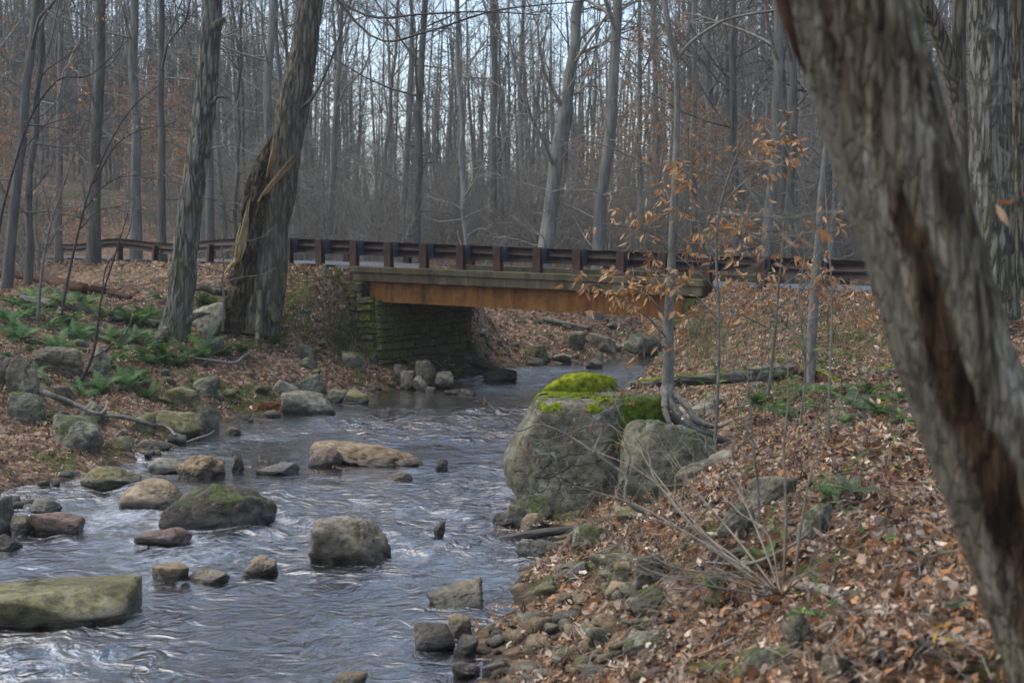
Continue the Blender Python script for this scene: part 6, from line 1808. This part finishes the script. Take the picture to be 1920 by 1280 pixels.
for _ in range(22):
    px, py = pr.normal(600, 38), pr.normal(592, 32)
    g = ground_hit(px, py); grass_blades(gb_, g[0], g[1], 7, .10, .26, GC[[2, 3, 3, 0]], pr)
for _ in range(110):
    px, py = pr.normal(642, 16), pr.normal(640, 22)
    g = ground_hit(px, py); grass_blades(gb_, g[0], g[1], 9, .07, .26, GC[[0, 1, 4]], pr)
for _ in range(260):
    px = pr.uniform(180, 660); g = ground_hit(px, pr.uniform(496, 545)); grass_blades(gb_, g[0], g[1], 5, .12, .14, GC[[0, 1, 4, 2]], pr)
for _ in range(260):
    px, py = pr.uniform(1290, 1700), pr.uniform(585, 700)
    g = ground_hit(px, py); grass_blades(gb_, g[0], g[1], 5, .1, .42, GC[[2, 3, 3, 1]], pr)
for _ in range(60):
    px, py = pr.uniform(1290, 1360), pr.uniform(610, 670)
    g = ground_hit(px, py); grass_blades(gb_, g[0], g[1], 6, .1, .35, GC[[3, 2, 3, 1]], pr)
tag(gb_.build("grass", M['green'], smooth=False), kind="stuff")

# ------------------------------------------------------------------ fallen leaves
lr = np.random.default_rng(123)
lit = Bag()
def scatter(n, xr, yr, size, tmpl, dens=None, pal=LITTER, tilt=.75, lift=.012, curl=.7, zmin=.04):
    x = lr.uniform(*xr, n); y = lr.uniform(*yr, n)
    vis = np.abs(x) < .44 * y + 1.2
    x, y = x[vis], y[vis]
    z = height(x, y)
    d, u = road_dist(x, y)
    ok = (z > zmin) & ((d > 1.75) | (lr.uniform(size=len(x)) < .06))
    uu = (np.stack([x, y], 1) - P0) @ DU; vv = (np.stack([x, y], 1) - P0) @ DN
    ok &= ~((uu > .1) & (uu < 11.5) & (vv > -.35) & (vv < 4.6))
    ok &= lr.uniform(size=len(x)) > .5 * mossf(x, y)
    ok &= ~((x < edgeR(y) + 1.15) & (y < 14.2) & (x > edgeR(y)) & (lr.uniform(size=len(x)) < .22))
    cl = fbm(np.stack([x * .9, y * .9, 0 * x], 1), 3, 61)
    ok &= lr.uniform(size=len(x)) < np.clip(.78 + cl * .9, .15, 1)
    x, y, z = x[ok], y[ok], z[ok]; n = len(x)
    e = .15
    sx = (height(x + e, y, False) - height(x - e, y, False)) / (2 * e); sy = (height(x, y + e, False) - height(x, y - e, False)) / (2 * e)
    nrm = np.stack([-sx, -sy, np.ones(n)], 1) + lr.normal(0, tilt, (n, 3)) * np.array([1, 1, .3])
    a = lr.uniform(0, 6.28, n)
    t = np.stack([np.cos(a), np.sin(a), np.zeros(n)], 1)
    t -= nrm * ((t * nrm).sum(1) / (nrm ** 2).sum(1))[:, None]
    s = np.clip(lr.lognormal(-.08, .32, n), .4, 1.6) * size
    pos = np.stack([x, y, z + lift + lr.uniform(0, .03, n)], 1) - t * s[:, None] * .5
    leaf_cloud(lit, pos, t, nrm, s, pick(pal, n, lr, .3), lr, tmpl, curl)
scatter(20000, (-1, 6.2), (4.2, 14), .13, 'oak')
scatter(7000, (.2, 3.6), (4.0, 8.5), .13, 'oak')
scatter(12000, (-1, 6.2), (4.2, 14), .10, 'beech')
scatter(17000, (.3, 10), (14, 27), .11, 'oak')
scatter(9000, (.3, 10), (14, 27), .10, 'beech')
scatter(22000, (-14, -2), (15, 35), .115, 'oak')
scatter(8000, (-14, -2), (15, 35), .10, 'beech')
scatter(9000, (-6.5, -2.6), (29, 33.2), .12, 'oak', tilt=.9, zmin=.1)
scatter(5000, (2.4, 7), (24, 29), .12, 'oak', tilt=.9, zmin=.1)
scatter(15000, (-3, 14), (34, 50), .15, 'beech')
scatter(5000, (-20, -7), (35, 60), .16, 'beech')
scatter(6000, (4, 14), (19, 29), .12, 'beech')
tag(lit.build("leaf_litter", M['litter'], smooth=False), kind="stuff")

# fallen twigs among the leaves
tw_ = Bag()
for _ in range(420):
    px, py = (lr.uniform(1000, 1900), lr.uniform(700, 1280)) if _ % 3 else (lr.uniform(0, 640), lr.uniform(520, 800))
    g = ground_hit(px, py)
    if g[2] < .05: continue
    a = lr.uniform(0, 6.28); L = lr.uniform(.12, .55)
    t = np.linspace(-.5, .5, 5); P = np.stack([g[0] + t * L * math.cos(a) + lr.normal(0, .012, 5), g[1] + t * L * math.sin(a) + lr.normal(0, .012, 5), np.zeros(5)], 1)
    P[:, 2] = height(P[:, 0], P[:, 1]) + .035 + lr.normal(0, .006, 5) + t * lr.normal(0, .06)
    tw_.tube(P, np.linspace(.006, .0025, 5) * lr.uniform(.6, 1.3), 4)
tag(tw_.build("twig_litter", M['grey_wood']), kind="stuff")

# small creeping green leaves on the mossy ground
gc_ = Bag()
for xr, yr, n in (((-14, -2.5), (15, 33), 110000), ((.8, 8), (14.5, 26), 55000)):
    x = lr.uniform(*xr, n); y = lr.uniform(*yr, n)
    ok = (lr.uniform(size=n) < mossf(x, y) * .5) & (np.abs(x) < .44 * y + 1)
    x, y = x[ok], y[ok]; z = height(x, y); ok = z > .1; x, y, z = x[ok], y[ok], z[ok]; m = len(x)
    a = lr.uniform(0, 6.28, m)
    leaf_cloud(gc_, np.stack([x, y, z + .01], 1), np.stack([np.cos(a), np.sin(a), lr.uniform(0, .9, m)], 1), np.stack([lr.normal(0, .4, m), lr.normal(0, .4, m), np.ones(m)], 1), lr.uniform(.03, .075, m), pick(np.array([(.05, .09, .018), (.09, .12, .02), (.035, .07, .02), (.13, .15, .03)]), m, lr), lr, 'beech', .4)
tag(gc_.build("ground_cover", M['green'], smooth=False), kind="stuff")

# leaves lying on rocks and caught in the stream
wet = Bag()
def wad(px, py, n, spread, z=None, Y=None, pal=LITTER, size=.09, flat=.5):
    p = at(px, py, Y) if Y else on_z(px, py, 0.05 if z is None else z)
    q = p + lr.normal(0, 1, (n, 3)) * np.array([spread, spread * .8, spread * .16]); q[:, 2] = np.maximum(q[:, 2], .0)
    a = lr.uniform(0, 6.28, n)
    leaf_cloud(wet, q, np.stack([np.cos(a), np.sin(a), lr.normal(0, .25, n)], 1), np.stack([lr.normal(0, flat, n), lr.normal(0, flat, n), np.ones(n)], 1), lr.uniform(.7, 1.2, n) * size, pick(pal, n, lr, .25), lr, 'oak', .6)
WP = LITTER[[0, 1, 2, 5, 8]]
for px, py, Y in [(1050, 735, 16.9), (1085, 722, 17.2), (1110, 712, 17.3), (1120, 745, 16.2), (1180, 742, 16.3), (1140, 730, 16.9)]: wad(px, py, 3, .06, Y=Y)
for a in [(715, 798, 14, .16), (762, 800, 9, .12), (810, 788, 14, .14), (840, 800, 6, .1), (918, 815, 14, .12), (940, 818, 10, .1), (655, 803, 6, .1), (690, 803, 6, .08), (585, 884, 5, .06), (470, 875, 8, .08), (640, 898, 5, .06), (605, 845, 18, .1), (500, 862, 8, .1), (985, 972, 16, .08), (960, 992, 14, .07), (870, 1160, 14, .05), (890, 1175, 10, .05), (935, 1140, 10, .08), (700, 1040, 3, .03), (640, 878, 4, .05)]:
    wad(*a, pal=WP)
DR = np.array([(.20, .07, .025), (.15, .05, .02), (.11, .04, .02), (.25, .10, .04)])
for px in range(475, 580, 8):
    wad(px, 758 + lr.normal(0, 2) + (px - 475) * .06, 26, .13, z=.10, pal=DR, size=.12, flat=1.2)
for px, py, Y, n, s in [(1200, 732, 16.3, 26, .16), (1300, 750, 16.6, 30, .25), (1100, 742, 16.1, 3, .12), (1060, 735, 17.0, 4, .12), (1225, 725, 16.8, 24, .22), (1285, 770, 15.8, 14, .14), (1360, 925, 14.8, 20, .1), (1030, 980, 14.8, 18, .06), (1065, 975, 14.7, 16, .06), (1205, 930, 14.4, 14, .12), (1170, 760, 15.6, 4, .08), (90, 820, 21, 22, .2), (60, 880, 18.8, 40, .35), (140, 880, 18.6, 40, .3), (45, 940, 17, 40, .3)]:
    wad(px, py, n, s, Y=Y)
tag(wet.build("wet_leaves", M['litter'], smooth=False), kind="stuff")
# ------------------------------------------------------------------ the damp air of the wood
hm = bpy.data.materials.new("damp_air"); hm.use_nodes = True
hn = hm.node_tree; hn.nodes.clear()
hv = hn.nodes.new("ShaderNodeVolumePrincipled"); ho = hn.nodes.new("ShaderNodeOutputMaterial")
hv.inputs["Color"].default_value = (0.92, 0.92, 0.92, 1); hv.inputs["Density"].default_value = 0.0005
hv.inputs["Anisotropy"].default_value = 0.2
hn.links.new(hv.outputs[0], ho.inputs["Volume"])
hb = Bag(); hb.box((-260, -95, -3.0), (260, 390, 75))
tag(hb.build("haze", hm, smooth=False), kind="stuff")
# ------------------------------------------------------------------ stream
wx = np.arange(-8.5, 6.0, 0.055); wy = np.concatenate([np.arange(0.0, 6.0, 0.3), np.arange(6.0, 36, 0.055)])
WX, WY = np.meshgrid(wx, wy)
fx, fy = WX.ravel(), WY.ravel()
FOAM = [(250, 985, .9, 1.0), (200, 960, .6, .9), (330, 1045, .7, .9), (430, 1040, .5, .6), (120, 1050, .6, .6), (700, 770, 1.4, .55), (800, 768, 1.2, .6), (900, 775, .8, .4),
        (560, 1000, .5, .45), (760, 985, .5, .4), (640, 950, .9, .3), (860, 930, .8, .3), (520, 850, .8, .3), (420, 920, .6, .4), (960, 1060, .5, .35), (760, 1060, .6, .3),
        (270, 1100, .5, .7), (880, 1020, .4, .35), (640, 1080, .5, .3)]
foam = np.zeros(len(fx))
for px, py, r, s in FOAM:
    p = on_z(px, py, 0)
    foam += s * np.exp(-(((fx - p[0]) / r) ** 2 + ((fy - p[1]) / (r * 1.5)) ** 2))
ring = np.zeros(len(fx))
for x, y, a, c in ROCKPOS:
    m = (np.abs(fx - x) < a * 2.5 + .3) & (np.abs(fy - y) < c * 4 + .5)
    dx, dy = (fx[m] - x) / (a + .02), (fy[m] - y) / (c + .04)
    d = np.hypot(dx, dy)
    ring[m] = np.maximum(ring[m], np.exp(-((d - 1.05) / .16) ** 2) * .75 + .5 * np.exp(-((dx) / .8) ** 2) * np.exp(-((dy + 1.7) / .8) ** 2))
foam = foam + ring * (.35 + .65 * sstep(-.1, .2, fbm(np.stack([fx * .6, fy * .6, 0 * fx], 1), 2, 91)))
calm = np.clip(sstep(-.25, .25, fbm(np.stack([fx * .55, fy * .3, 0 * fx + 9], 1), 3, 93)) + .25, .3, 1.15) * np.interp(fy, [26, 27.2, 29.8, 31.5], [1, .4, .35, .9])
q = np.stack([fx + 0.25 * fy, fy * 0.75, 0 * fx], 1)
wob = np.stack([fbm(q * 0.9, 2, 31), fbm(q * 0.9, 2, 37), 0 * fx], 1) * 0.5
wz = fbm((q + wob) * 1.3, 2, 21) * 0.045 + fbm((q + wob) * np.array([4.2, 2.8, 1]), 2, 25) * 0.027
wz *= 1 + 0.9 * np.clip(foam, 0, 1.2)
wz = wz * calm
# only keep cells near the stream
keepv = (fx > edgeL(fy) - 1.2) & ((fx < edgeR(fy) + 1.0) | (fy > 33.0))
nx, ny = len(wx), len(wy)
ii = (np.arange(ny - 1)[:, None] * nx + np.arange(nx - 1)[None, :]).ravel()
qd = np.stack([ii, ii + 1, ii + nx + 1, ii + nx], -1)
qd = qd[keepv[qd].all(1)]
used, inv = np.unique(qd, return_inverse=True)
tag(mesh_obj("stream_water", np.stack([fx, fy, wz], 1)[used], [inv.reshape(-1, 4)], M['water'], fattr={"foam": foam[used], "calm": calm[used]}), kind="structure")
far = Bag()
fxs = np.linspace(-1.5, 30, 60); fys = np.linspace(36.0, 50, 40)
FX, FY = np.meshgrid(fxs, fys)
ii = (np.arange(39)[:, None] * 60 + np.arange(59)[None, :]).ravel()
far.add(np.stack([FX.ravel(), FY.ravel(), 0 * FX.ravel() - 0.004], 1), quads=np.stack([ii, ii + 1, ii + 61, ii + 60], -1))
tag(far.build("water", M['water']), kind="structure")
